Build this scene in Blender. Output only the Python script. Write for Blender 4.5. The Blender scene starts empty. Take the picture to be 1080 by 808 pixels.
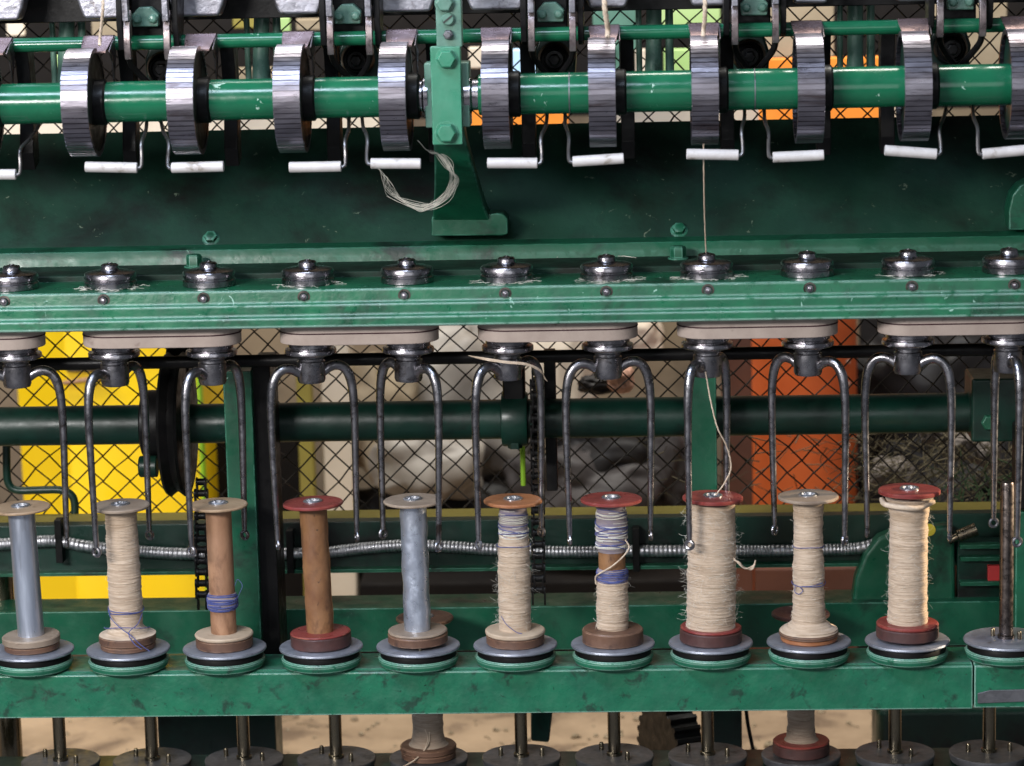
import bpy, math, random
from mathutils import Vector, Matrix, noise as mnoise
random.seed(7)
R = math.radians
sc = bpy.context.scene
COL = sc.collection
U = 0.001            # everything below is in millimetres
ZF = 395.0           # height of the bobbin discs above the floor

# ------------------------------------------------------------------ camera
F = 3000.0
CAM = Vector((135.7, -2891.9, 799.2))
ROT = Matrix.Rotation(R(2.63), 3, 'Z') @ Matrix.Rotation(R(90 - 10.21), 3, 'X') @ Matrix.Rotation(R(-1.339), 3, 'Z')
cd = bpy.data.cameras.new('camera'); cam = bpy.data.objects.new('camera', cd); COL.objects.link(cam)
cd.sensor_width = 36; cd.lens = F / 1080 * 36; cd.clip_end = 100; cd.clip_start = 0.05
cam.matrix_world = Matrix.Translation((CAM + Vector((0, 0, ZF))) * U) @ ROT.to_4x4()
sc.camera = cam
cd.dof.use_dof = True; cd.dof.focus_distance = 3.0; cd.dof.aperture_fstop = 6.5

def ray(px, py): return ROT @ Vector(((px - 540) / F, -(py - 404) / F, -1))
def P(px, py, Y):
    """the point of the plane y = Y seen at this place of the photo (mm)"""
    d = ray(px, py); t = (Y - CAM.y) / d.y
    return CAM + d * t
def Q(px, py, Z):
    d = ray(px, py); t = (Z - CAM.z) / d.z
    return CAM + d * t
def Xp(px, py, Y): return P(px, py, Y).x
def Zp(py, Y, px=540): return P(px, py, Y).z
def mmpx(Y, Z=300): return ((Vector((0, Y, Z)) - CAM).dot(ROT @ Vector((0, 0, -1)))) / F

# ------------------------------------------------------------------ materials
def M(name, c1, c2=None, ns=25, rough=.5, rvar=.15, metal=0., bump=0., bs=250, wear=None, wamt=.6, wr=1.2,
      chips=None, ct=.68, cs=70, grime=None, gt=.55, gs=14, gsoft=.12, stretch=(1, 1, 1), coat=0., spec=.5, trans=0.):
    m = bpy.data.materials.new(name); m.use_nodes = True
    nt = m.node_tree; N = nt.nodes; L = nt.links
    b = N['Principled BSDF']
    tc = N.new('ShaderNodeTexCoord'); oi = N.new('ShaderNodeObjectInfo')
    mul = N.new('ShaderNodeVectorMath'); mul.operation = 'MULTIPLY'; mul.inputs[1].default_value = stretch
    L.new(tc.outputs['Object'], mul.inputs[0])
    off = N.new('ShaderNodeMath'); off.operation = 'MULTIPLY'; off.inputs[1].default_value = 13.
    L.new(oi.outputs['Random'], off.inputs[0])
    add = N.new('ShaderNodeVectorMath'); add.operation = 'ADD'
    L.new(mul.outputs[0], add.inputs[0]); L.new(off.outputs[0], add.inputs[1])
    vec = add.outputs[0]
    def noise(s, d=5, dist=0., r=.6):
        n = N.new('ShaderNodeTexNoise'); n.inputs['Scale'].default_value = s; n.inputs['Detail'].default_value = d
        n.inputs['Roughness'].default_value = r; n.inputs['Distortion'].default_value = dist
        L.new(vec, n.inputs['Vector']); return n.outputs['Fac']
    def mr(v, a, b_, c=0., d=1.):
        n = N.new('ShaderNodeMapRange'); n.inputs[1].default_value = a; n.inputs[2].default_value = b_
        n.inputs[3].default_value = c; n.inputs[4].default_value = d; n.clamp = True
        L.new(v, n.inputs[0]); return n.outputs[0]
    def mix(f, a, b_):
        n = N.new('ShaderNodeMix'); n.data_type = 'RGBA'
        L.new(f, n.inputs[0])
        for k, v in ((6, a), (7, b_)):
            if isinstance(v, tuple): n.inputs[k].default_value = (*v, 1)
            else: L.new(v, n.inputs[k])
        return n.outputs[2]
    c2 = c2 or tuple(x * .72 for x in c1)
    n1 = noise(ns, 6)
    col = mix(mr(n1, .33, .67), c1, c2)
    rg = mr(noise(ns * 2.3, 4), .3, .7, max(.04, rough - rvar), min(1, rough + rvar))
    if grime:
        g = mr(noise(gs, 7, .4, .65), gt, gt + gsoft)
        col = mix(g, col, grime)
    h = None
    if chips:
        c = mr(noise(cs, 6, .8, .68), ct, ct + .015)
        col = mix(c, col, chips); h = c
    if wear:
        bv = N.new('ShaderNodeBevel'); bv.samples = 4; bv.inputs['Radius'].default_value = wr * U
        ge = N.new('ShaderNodeNewGeometry')
        dt = N.new('ShaderNodeVectorMath'); dt.operation = 'DOT_PRODUCT'
        L.new(bv.outputs[0], dt.inputs[0]); L.new(ge.outputs['True Normal'], dt.inputs[1])
        e = mr(dt.outputs['Value'], .985, .93)
        w = mr(noise(cs * .9, 5, .5), .62 - wamt * .35, .70 - wamt * .3)
        mm = N.new('ShaderNodeMath'); mm.operation = 'MULTIPLY'; L.new(e, mm.inputs[0]); L.new(w, mm.inputs[1])
        col = mix(mm.outputs[0], col, wear)
    L.new(col, b.inputs['Base Color']); L.new(rg, b.inputs['Roughness'])
    b.inputs['Metallic'].default_value = metal
    b.inputs['Specular IOR Level'].default_value = spec
    b.inputs['Coat Weight'].default_value = coat; b.inputs['Coat Roughness'].default_value = .12
    if trans: b.inputs['Transmission Weight'].default_value = trans
    if bump:
        bp = N.new('ShaderNodeBump'); bp.inputs['Strength'].default_value = bump; bp.inputs['Distance'].default_value = .0012
        L.new(noise(bs, 5), bp.inputs['Height'])
        if chips:
            b2 = N.new('ShaderNodeBump'); b2.invert = True; b2.inputs['Strength'].default_value = .5; b2.inputs['Distance'].default_value = .0005
            L.new(h, b2.inputs['Height']); L.new(bp.outputs[0], b2.inputs['Normal']); L.new(b2.outputs[0], b.inputs['Normal'])
        else: L.new(bp.outputs[0], b.inputs['Normal'])
    return m

G = (.010, .135, .066); G2 = (.008, .095, .050); PALE = (.42, .60, .54)
mt = {}
mt['shaft_green'] = M('shaft_green_enamel', (.009, .125, .058), (.007, .098, .047), ns=30, rough=.20, rvar=.09, bump=.2, bs=60, chips=(.40, .60, .50), ct=.665, cs=48, grime=(.006, .06, .032), gt=.62, gs=22, coat=.1)
mt['rail_green'] = M('rail_green_paint', (.009, .140, .062), (.006, .075, .038), ns=26, rough=.36, rvar=.14, bump=.45, bs=120, wear=(.48, .68, .62), wamt=.85, wr=3.4, chips=(.28, .48, .39), ct=.66, cs=70, grime=(.006, .026, .014), gt=.545, gs=19, gsoft=.18)
mt['bar_green'] = M('bar_green_paint', (.014, .155, .080), (.010, .105, .058), ns=34, rough=.40, rvar=.16, bump=.9, bs=75, wear=(.34, .52, .45), wamt=.9, wr=2.4, chips=(.005, .034, .020), ct=.655, cs=150, grime=(.012, .052, .032), gt=.565, gs=38, gsoft=.08)
mt['green'] = M('machine_green_paint', (.007, .105, .052), (.005, .070, .036), ns=18, rough=.42, bump=.35, bs=110, wear=(.10, .30, .22), wamt=.6, wr=2, chips=(.22, .38, .30), ct=.70, cs=60, grime=(.005, .022, .014), gt=.55, gs=13)
mt['bright_green'] = M('bearing_green_paint', (.045, .235, .140), (.036, .185, .108), ns=25, rough=.4, bump=.25, bs=90, wear=(.16, .38, .28), wamt=.5, chips=(.26, .48, .38), ct=.735, cs=60)
mt['dark_green'] = M('oily_dark_green_paint', (.004, .036, .024), (.003, .018, .012), ns=14, rough=.38, rvar=.12, bump=.3, bs=80, grime=(.003, .005, .004), gt=.53, gs=9)
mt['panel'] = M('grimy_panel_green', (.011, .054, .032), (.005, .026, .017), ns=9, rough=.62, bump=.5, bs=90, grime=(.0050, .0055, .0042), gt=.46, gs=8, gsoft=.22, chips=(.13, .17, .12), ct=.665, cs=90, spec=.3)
mt['bed'] = M('grimy_bed_green', (.007, .040, .025), (.008, .022, .014), ns=16, rough=.6, bump=.4, bs=120, grime=(.007, .012, .008), gt=.52, gs=14, chips=(.12, .17, .13), ct=.70, cs=70, spec=.3)
mt['black'] = M('black_oily_iron', (.004, .0038, .0042), (.008, .0075, .0075), ns=40, rough=.42, metal=.0, bump=.2, bs=150, spec=.22)
mt['rubber'] = M('black_rubber', (.006, .0055, .006), rough=.6, bump=.1, spec=.2)
mt['steel'] = M('dark_flyer_steel', (.37, .365, .39), (.20, .195, .21), ns=60, rough=.31, rvar=.1, metal=1., bump=.3, bs=160, grime=(.085, .068, .062), gt=.57, gs=45)
mt['cap'] = M('oily_cap_steel', (.40, .39, .42), (.26, .24, .26), ns=45, rough=.27, rvar=.08, metal=1., bump=.18, bs=200, grime=(.09, .068, .062), gt=.58, gs=60)
mt['plate'] = M('zinc_plate', (.31, .335, .41), (.22, .235, .29), ns=60, rough=.46, rvar=.1, metal=.75, bump=.15, bs=300, grime=(.12, .115, .12), gt=.60, gs=70, wear=(.62, .65, .72), wamt=.9, wr=1.2)
mt['old_plate'] = M('worn_plate', (.20, .20, .215), (.13, .13, .14), ns=50, rough=.45, metal=.7, bump=.15, bs=250, grime=(.05, .05, .05), gt=.58, gs=50)
mt['flute'] = M('brushed_flute_steel', (.31, .295, .34), (.19, .175, .20), ns=60, rough=.33, rvar=.07, metal=1., bump=.15, bs=300, stretch=(.35, 1.6, 1.6), grime=(.11, .085, .09), gt=.55, gs=24)
mt['bright_steel'] = M('journal_steel', (.55, .52, .56), rough=.25, metal=1.)
mt['brass'] = M('brassy_spindle_steel', (.26, .22, .15), (.14, .12, .09), ns=60, rough=.28, metal=1., stretch=(1, 1, .2))
mt['spindle'] = M('oily_spindle_steel', (.17, .14, .125), (.10, .085, .08), ns=70, rough=.34, metal=1., bump=.1)
mt['cast'] = M('pale_cast_metal', (.40, .40, .45), (.25, .245, .275), ns=40, rough=.38, rvar=.12, metal=.8, bump=.5, bs=140, grime=(.11, .095, .095), gt=.56, gs=50)
mt['clip'] = M('brown_clip_metal', (.40, .285, .27), (.24, .16, .15), ns=30, rough=.30, metal=.9, bump=.08)
mt['blade'] = M('worn_blade_metal', (.30, .26, .26), (.17, .13, .13), ns=70, rough=.35, metal=.85, bump=.2)
mt['ceramic'] = M('white_ceramic', (.60, .575, .57), (.49, .46, .45), ns=60, rough=.34, spec=.5, grime=(.24, .20, .16), gt=.56, gs=60)
mt['wire'] = M('guide_wire_steel', (.22, .21, .21), rough=.35, metal=.9)
mt['mesh'] = M('rusty_mesh_wire', (.010, .009, .009), (.020, .016, .011), ns=120, rough=.65, metal=0, bump=.2, spec=.3)
mt['belt'] = M('drive_belt_canvas', (.47, .39, .345), (.39, .315, .28), ns=40, rough=.8, bump=.25, bs=600, grime=(.22, .16, .14), gt=.62, gs=35)
mt['belt_line'] = M('belt_seam', (.045, .012, .018), rough=.8)
mt['conduit'] = M('galvanised_conduit', (.60, .61, .64), (.42, .42, .45), ns=60, rough=.46, metal=1.)
def yarn(name, a, b_, sheen=.2):
    m = M(name, a, b_, ns=46, rough=.85, bump=.8, bs=75, stretch=(1, 1, 14), spec=.15)
    m.node_tree.nodes['Principled BSDF'].inputs['Sheen Weight'].default_value = sheen
    return m
mt['yarn'] = yarn('cream_yarn', (.60, .475, .36), (.40, .295, .21))
mt['yarn_dull'] = yarn('dull_yarn', (.44, .35, .27), (.30, .22, .16))
mt['strand'] = M('cream_strand', (.64, .52, .40), (.46, .35, .255), ns=200, rough=.85)
mt['white_strand'] = M('pale_strand', (.72, .70, .62), rough=.85)
mt['blue'] = M('blue_strand', (.045, .06, .22), (.10, .115, .27), ns=150, rough=.85)
mt['blue_yarn'] = yarn('blue_grey_yarn', (.20, .18, .27), (.33, .27, .24))
mt['alu'] = M('drawn_aluminium', (.62, .68, .80), (.48, .53, .64), ns=70, rough=.36, rvar=.1, metal=.85, bump=.12, stretch=(1, 1, .12), grime=(.27, .28, .33), gt=.57, gs=60)
mt['dent_alu'] = M('dented_aluminium', (.60, .65, .76), (.50, .55, .65), ns=60, rough=.36, metal=.8, bump=.5, bs=70)
mt['tan'] = M('tan_card', (.40, .225, .13), (.29, .15, .085), ns=45, rough=.52, bump=.3, chips=(.14, .07, .04), ct=.67, cs=120, grime=(.18, .09, .05), gt=.55, gs=40, stretch=(1, 1, .5))
mt['brown'] = M('brown_card', (.27, .135, .058), (.17, .075, .034), ns=50, rough=.52, bump=.4, chips=(.085, .04, .02), ct=.655, cs=130, grime=(.11, .05, .024), gt=.53, gs=45, stretch=(1, 1, .6))
mt['red'] = M('red_flange_lacquer', (.235, .042, .036), (.165, .026, .024), ns=50, rough=.38, bump=.12, wear=(.42, .16, .10), wamt=.4, wr=.7, grime=(.10, .02, .018), gt=.6, gs=60)
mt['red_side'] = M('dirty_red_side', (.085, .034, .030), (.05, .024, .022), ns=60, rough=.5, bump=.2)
mt['tan_wood'] = M('tan_wood', (.38, .265, .165), (.29, .19, .115), ns=35, rough=.48, bump=.15, wear=(.52, .36, .22), wamt=.5, wr=.9, grime=(.17, .105, .06), gt=.58, gs=50)
mt['grey_wood'] = M('grey_wood', (.29, .225, .17), (.205, .15, .11), ns=35, rough=.5, bump=.15, wear=(.44, .34, .25), wamt=.5, wr=.9, grime=(.13, .09, .065), gt=.58, gs=50)
mt['orange_wood'] = M('orange_brown_wood', (.36, .15, .065), (.27, .10, .04), ns=35, rough=.45, bump=.15, wear=(.5, .25, .12), wamt=.4, wr=.7)
mt['cream_wood'] = M('cream_wood', (.52, .41, .30), (.40, .30, .21), ns=35, rough=.6, bump=.2, grime=(.26, .18, .12), gt=.6, gs=60)
mt['brown_wood'] = M('brown_wood', (.15, .078, .048), (.088, .045, .03), ns=35, rough=.5, bump=.3, wear=(.36, .22, .14), wamt=.7, wr=1.1, grime=(.05, .027, .02), gt=.54, gs=55)
mt['eye'] = M('bobbin_bush_zinc', (.55, .56, .60), rough=.3, metal=.9)
mt['hole'] = M('dark_hole', (.02, .017, .016), rough=.6)
mt['yellow'] = M('yellow_paint', (.98, .66, .004), (.96, .62, .004), ns=6, rough=.45, bump=.05)
mt['yellow_lid'] = M('yellow_lid_paint', (.80, .46, .01), rough=.4)
mt['orange'] = M('orange_plastic', (.80, .165, .038), (.68, .115, .025), ns=7, rough=.5, bump=.1, grime=(.40, .065, .015), gt=.54, gs=8, gsoft=.25)
mt['tarp'] = M('orange_sheet', (.92, .30, .03), (.84, .23, .02), ns=6, rough=.6, bump=.1)
mt['lime'] = M('lime_paint', (.32, .62, .03), rough=.5)
mt['olive'] = M('olive_board', (.30, .25, .045), (.24, .19, .035), ns=8, rough=.6)
mt['cream'] = M('cream_surface', (.70, .60, .48), (.62, .52, .40), ns=8, rough=.6)
mt['sack'] = M('beige_sack', (.36, .29, .20), (.26, .20, .13), ns=7, rough=.75, bump=.6, bs=40, spec=.2)
mt['pale_sack'] = M('pale_plastic_sack', (.36, .325, .285), (.24, .21, .18), ns=6, rough=.5, bump=.5, bs=30, spec=.35)
mt['grey_sack'] = M('grey_plastic_sack', (.065, .057, .056), (.035, .03, .03), ns=12, rough=.6, bump=1., bs=22, spec=.3)
mt['dark_sack'] = M('black_plastic_sack', (.008, .007, .0075), (.016, .014, .014), ns=12, rough=.55, bump=1., bs=22, spec=.25)
mt['straw'] = M('dry_straw', (.10, .078, .040), (.05, .042, .02), ns=40, rough=.85)
mt['weed'] = M('weed_green', (.03, .075, .025), (.045, .075, .025), ns=40, rough=.7)
mt['stone'] = M('grey_stone', (.16, .135, .12), (.10, .085, .075), ns=20, rough=.85, bump=.8, bs=30)
mt['pink'] = M('pinkish_clay', (.62, .34, .24), rough=.6)
mt['wall'] = M('plaster_wall', (.26, .20, .13), (.17, .12, .08), ns=3, rough=.85, bump=.5, bs=18, grime=(.07, .05, .035), gt=.54, gs=2.6)
mt['floor'] = M('sandy_floor', (.40, .285, .185), (.26, .18, .112), ns=9, rough=.9, bump=1., bs=22, grime=(.15, .10, .065), gt=.52, gs=9)
mt['front_grey'] = M('neutral_grey_floor', (.13, .13, .14), (.10, .10, .105), ns=5, rough=.85, bump=.4, bs=60)
mt['sky_panel'] = M('pale_sky_blue', (.42, .66, .95), (.55, .76, .98), ns=8, rough=.4)  # sky colour for a panel that stands in for open sky
mt['lightgreen'] = M('light_green_sheet', (.33, .52, .16), (.42, .56, .24), ns=8, rough=.5)
mt['palegreen'] = M('pale_green_enamel', (.13, .26, .20), (.08, .17, .13), ns=30, rough=.35, bump=.2, grime=(.02, .04, .03), gt=.6, gs=30)
mt['label_red'] = M('red_label', (.62, .05, .05), rough=.5)
mt['label_yellow'] = M('yellow_label', (.72, .60, .05), rough=.5)
mt['maroon'] = M('maroon_barrel_shade', (.12, .04, .022), (.075, .026, .015), ns=10, rough=.6)  # shade of the orange barrel, put into a maroon colour
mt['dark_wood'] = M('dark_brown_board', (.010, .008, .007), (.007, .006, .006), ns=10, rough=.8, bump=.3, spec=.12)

# ------------------------------------------------------------------ mesh builder
def catmull(pts, n=6):
    pts = [Vector(p) for p in pts]
    if len(pts) < 3: return pts
    q = [pts[0] * 2 - pts[1]] + pts + [pts[-1] * 2 - pts[-2]]
    out = []
    for i in range(1, len(q) - 2):
        for k in range(n):
            t = k / n
            a, b, c, d = q[i - 1:i + 3]
            out.append(.5 * ((2 * b) + (c - a) * t + (2 * a - 5 * b + 4 * c - d) * t * t + (3 * b - a - 3 * c + d) * t ** 3))
    out.append(pts[-1]); return out

class MB:
    def __init__(s): s.v = []; s.f = []
    def add(s, vs, fs):
        o = len(s.v); s.v += [Vector(v) for v in vs]; s.f += [[i + o for i in f] for f in fs]; return s
    def box(s, x0, x1, y0, y1, z0, z1):
        return s.add([(x0, y0, z0), (x1, y0, z0), (x1, y1, z0), (x0, y1, z0), (x0, y0, z1), (x1, y0, z1), (x1, y1, z1), (x0, y1, z1)],
              [(0, 3, 2, 1), (4, 5, 6, 7), (0, 1, 5, 4), (1, 2, 6, 5), (2, 3, 7, 6), (3, 0, 4, 7)])
    def lathe(s, prof, c=(0, 0, 0), axis='z', seg=40, fn=None, caps=True):
        """prof: (radius, height) list"""
        vs = []; fs = []; n = len(prof)
        for i, (r, h) in enumerate(prof):
            for k in range(seg):
                a = 2 * math.pi * k / seg
                rr = r if fn is None else fn(r, h, a)
                p = (rr * math.cos(a), rr * math.sin(a), h)
                if axis == 'x': p = (p[2], p[0], p[1])
                elif axis == 'y': p = (p[0], -p[2], p[1])
                vs.append((p[0] + c[0], p[1] + c[1], p[2] + c[2]))
        for i in range(n - 1):
            for k in range(seg):
                a = i * seg + k; b = i * seg + (k + 1) % seg
                fs.append((a, b, b + seg, a + seg))
        if caps:
            if prof[0][0] > 1e-6: fs.append(tuple(range(seg))[::-1])
            if prof[-1][0] > 1e-6: fs.append(tuple(range((n - 1) * seg, n * seg)))
        return s.add(vs, fs)
    def cyl(s, c, r, h, axis='z', seg=32, ch=0):
        pr = [(r, 0), (r, h)] if not ch else [(r - ch, 0), (r, ch), (r, h - ch), (r - ch, h)]
        return s.lathe(pr, c, axis, seg)
    def prism(s, pts, t0, t1, plane='yz'):
        n = len(pts)
        def mk(a, b, t):
            return {'yz': (t, a, b), 'xz': (a, t, b), 'xy': (a, b, t)}[plane]
        vs = [mk(a, b, t0) for a, b in pts] + [mk(a, b, t1) for a, b in pts]
        fs = [tuple(range(n)), tuple(range(n, 2 * n))[::-1]] + [(i, (i + 1) % n + 0, (i + 1) % n + n, i + n)[::-1] for i in range(n)]
        return s.add(vs, fs)
    def tube(s, pts, r, seg=10, sq=None, cap=True):
        pts = [Vector(p) for p in pts]; n = len(pts)
        rr = r if isinstance(r, (list, tuple)) else [r] * n
        if len(rr) != n: rr = [rr[min(len(rr) - 1, int(i * (len(rr) - 1) / (n - 1)))] + 0 for i in range(n)]
        up = None; vs = []; fs = []
        for i in range(n):
            t = (pts[min(i + 1, n - 1)] - pts[max(i - 1, 0)]).normalized()
            if up is None: up = t.orthogonal().normalized()
            up = (up - t * up.dot(t)); up = up.normalized() if up.length > 1e-6 else t.orthogonal().normalized()
            w = t.cross(up)
            for k in range(seg):
                a = 2 * math.pi * k / seg
                vs.append(pts[i] + up * (math.cos(a) * rr[i]) + w * (math.sin(a) * rr[i]))
        for i in range(n - 1):
            for k in range(seg):
                a = i * seg + k; b = i * seg + (k + 1) % seg
                fs.append((a, b, b + seg, a + seg))
        if cap: fs += [tuple(range(seg))[::-1], tuple(range((n - 1) * seg, n * seg))]
        return s.add(vs, fs)
    def bar(s, pts, wx, wt):
        """flat bar along a path lying in a plane of constant x; wx wide in x, wt thick"""
        pts = [Vector(p) for p in pts]; n = len(pts); vs = []; fs = []
        for i in range(n):
            t = (pts[min(i + 1, n - 1)] - pts[max(i - 1, 0)]).normalized()
            nn = t.cross(Vector((1, 0, 0))).normalized() * (wt / 2); x = Vector((wx / 2, 0, 0))
            vs += [pts[i] + nn + x, pts[i] + nn - x, pts[i] - nn - x, pts[i] - nn + x]
        for i in range(n - 1):
            for k in range(4): fs.append((i * 4 + k, i * 4 + (k + 1) % 4, i * 4 + 4 + (k + 1) % 4, i * 4 + 4 + k))
        fs += [(3, 2, 1, 0), tuple(range(4 * n - 4, 4 * n))]
        return s.add(vs, fs)
    def hexbolt(s, c, r, h, axis='y', seg=6, rot=0.3):
        o = len(s.v)
        return s.lathe([(r, 0), (r, h * .75), (r * .82, h)], c, axis, seg)
    def torus(s, c, Rr, r, axis='z', seg=24, ss=8):
        vs = []; fs = []
        for i in range(seg):
            a = 2 * math.pi * i / seg
            for k in range(ss):
                b = 2 * math.pi * k / ss
                rad = Rr + r * math.cos(b); p = (rad * math.cos(a), rad * math.sin(a), r * math.sin(b))
                if axis == 'x': p = (p[2], p[0], p[1])
                elif axis == 'y': p = (p[0], -p[2], p[1])
                vs.append((p[0] + c[0], p[1] + c[1], p[2] + c[2]))
        for i in range(seg):
            for k in range(ss):
                a = i * ss + k; b = i * ss + (k + 1) % ss; j = ((i + 1) % seg) * ss
                fs.append((a, j + k, j + (k + 1) % ss, b))
        return s.add(vs, fs)
    def build(s, name, m, parent=None, org=(0, 0, 0), bevel=0, seg=2, ang=35, sub=0):
        org = Vector(org)
        me = bpy.data.meshes.new(name)
        me.from_pydata([tuple((v - org) * U) for v in s.v], [], s.f); me.validate()
        import bmesh
        bm = bmesh.new(); bm.from_mesh(me); bmesh.ops.recalc_face_normals(bm, faces=bm.faces); bm.to_mesh(me); bm.free()
        me.materials.append(m)
        me.shade_smooth(); me.set_sharp_from_angle(angle=R(ang))
        o = bpy.data.objects.new(name, me); COL.objects.link(o)
        if parent is None: o.location = (org + Vector((0, 0, ZF))) * U
        else: o.parent = parent
        if bevel:
            b = o.modifiers.new('bevel', 'BEVEL'); b.width = bevel * U; b.segments = seg; b.limit_method = 'ANGLE'; b.angle_limit = R(30)
            b.harden_normals = True
        if sub:
            b = o.modifiers.new('sub', 'SUBSURF'); b.levels = sub; b.render_levels = sub
        return o

def tag(o, label=None, cat=None, group=None, kind=None):
    if label:
        o['label'] = label
    if cat: o['category'] = cat
    if group: o['group'] = group
    if kind: o['kind'] = kind
    return o
def thing(name, label, cat, org=(0, 0, 0), group=None):
    o = bpy.data.objects.new(name, None); COL.objects.link(o)
    o.location = (Vector(org) + Vector((0, 0, ZF))) * U; o.empty_display_size = .02
    return tag(o, label, cat, group)
def copy_tree(o, parent=None):
    c = o.copy(); COL.objects.link(c)
    if parent: c.parent = parent
    for ch in list(o.children): copy_tree(ch, c)
    return c
def place(o, x, y, z, rz=None):
    o.location = (Vector((x, y, z)) + Vector((0, 0, ZF))) * U
    if rz is not None: o.rotation_euler.z = rz

XL, XR = -760.0, 760.0        # the machine runs past both edges of the photo
S = 102.5
COLX = [(i - 5) * S for i in range(11)]
CAPZ = 385.1
SHORT = ['smooth aluminium bobbin at the left edge',
         'cream bobbin with tangled blue thread',
         'bare tan bobbin with a blue thread band',
         'bare brown bobbin with red flanges',
         'dented silver bobbin with grey flanges',
         'cream bobbin with an orange-brown top flange',
         'half-bare bobbin of blue and cream strands',
         'fat fuzzy cream bobbin with red flanges',
         'cream bobbin tied by a thin blue loop',
         'sunlit cream bobbin with red flanges',
         'bare steel spindle at the right edge']

# ------------------------------------------------------------------ setting
b = MB(); b.box(-6000, 6000, 200, 6000, -ZF - 60, -ZF)
tag(b.build('floor', mt['floor']), kind='structure')
b = MB(); b.box(-6000, 6000, -6000, 199.5, -ZF - 60, -ZF)  # unseen front floor, made grey to cut brown reflections in the steel
tag(b.build('unseen_front_floor', mt['front_grey']), kind='structure')
b = MB(); b.box(-3000, 3000, 2500, 2620, -ZF, 2400)
tag(b.build('back_wall', mt['wall'], org=(0, 2560, -ZF)), 'stained tan plaster wall closing the shed behind the machine', 'wall')

# ------------------------------------------------------------------ flyer rail (upper rail carrying the caps)
org = (0, 0, CAPZ)
rail = thing('flyer_rail', 'worn bright green rail with chipped ridges carrying the row of steel caps', 'machine rail', org)
pr = [(-40, 0), (-41.5, -1.2), (-43, -13), (-46.5, -15.5), (-47, -25.5), (-50.5, -28.5), (-51, -37), (-49, -38.5), (44, -38.5), (44, 0)]
MB().prism([(y, z + CAPZ) for y, z in pr], XL, XR).build('front_casting', mt['rail_green'], rail, org, bevel=.8, seg=2)
pr = [(44.3, -30), (44.3, 5), (45.5, 6.2), (118, 6.2), (118, -30)]
MB().prism([(y, z + CAPZ) for y, z in pr], XL, XR).build('bed', mt['bed'], rail, org, bevel=.7)
pr = [(118.3, -30), (118.3, 12), (123, 21), (150, 23), (150, -30)]
MB().prism([(y, z + CAPZ) for y, z in pr], XL, XR).build('back_ledge', mt['green'], rail, org, bevel=.8)
sx = [-14, 12] 
for i in range(11):
    x = COLX[i]
    b = MB(); b.lathe([(4.2, -1), (4.2, 2.4), (3.4, 3.4), (0, 3.6)], (x, -41.8, CAPZ - 7.5), 'y', 24)
    ss = b.build('set_screw', mt['cap'], rail, org)
    MB().lathe([(6.4, -1), (6.4, .9), (4.6, 1), (4.6, -1)], (x, -41.8, CAPZ - 7.5), 'y', 24).build('recess_ring', mt['spindle'], ss, org)
    MB().lathe([(1.9, 3.4), (1.6, 4.6), (0, 4.9)], (x, -41.8, CAPZ - 7.5), 'y', 12).build('tip', mt['bright_steel'], ss, org)
for px, py in ((207, 272), (715, 262)):
    p = Q(px, py + 8, CAPZ + 6.2)
    b = MB(); b.lathe([(11, 0), (11, 1.5), (10.4, 2)], (p.x, 95, CAPZ + 6), 'z', 24); b.lathe([(8.5, 2), (8.5, 12), (7, 14)], (p.x, 95, CAPZ + 6), 'z', 6)
    b.build('hex_bolt', mt['green'], rail, org)

# sloping panel behind the rollers
pz0 = CAPZ + 20
y1 = 260; z1 = Zp(131, y1)
org = (0, 150, pz0)
pan = thing('back_panel', 'grime-darkened green panel sloping up behind the rollers', 'machine panel', org)
d = Vector((0, y1 - 146, z1 - pz0)).normalized(); n = Vector((0, d.z, -d.y))
pr = [(146, pz0 - 4), (y1, z1), (y1 + n.y * 12, z1 + n.z * 12), (146 + n.y * 12, pz0 - 4 + n.z * 12)]
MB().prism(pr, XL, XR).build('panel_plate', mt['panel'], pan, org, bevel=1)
for px, py in ((222, 240), (716, 232)):
    p = P(px, py, 158); c = Vector((p.x, 158, pz0 + (158 - 146) * d.z / d.y - 4))
    b = MB()
    for (r, h0, h1, sg) in ((9.5, -1, 1, 24), (7, 1, 6.5, 6)):
        ring = []
        o = len(b.v)
        b.lathe([(r, h0), (r, h1 - .6), (r - 1, h1)], (0, 0, 0), 'z', sg)
        ax = -n
        q = Vector((0, 0, 1)).rotation_difference(ax)
        for k in range(o, len(b.v)): b.v[k] = q @ b.v[k] + c
    b.build('hex_bolt', mt['green'], pan, org)

# ------------------------------------------------------------------ bearing caps
def make_cap():
    t = thing('flyer_bearing', 'x', 'bearing', (0, 0, 0), 'steel caps along the green rail')
    MB().lathe([(26.3, 0), (27.3, .8), (27.3, 6.2), (25.9, 7.4), (25.9, 8.6), (27, 9.6), (27, 13.2), (25.8, 15.4), (22, 16.6), (12, 17.3), (10.4, 17.6)], seg=48).build('cap_body', mt['cap'], t)
    MB().lathe([(10.8, 17), (9.9, 18.2), (9.3, 19), (9.1, 22.6), (7.8, 24), (3.6, 24.5), (3, 25.2), (1.6, 25.3), (1.3, 23)], seg=36).build('nose', mt['cap'], t)
    return t
cap0 = make_cap()
for i in range(11):
    c = cap0 if i == 0 else copy_tree(cap0)
    place(c, COLX[i], 0, CAPZ, random.uniform(0, 6))
    c['label'] = 'stepped steel cap on the rail over the ' + SHORT[i]

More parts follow.
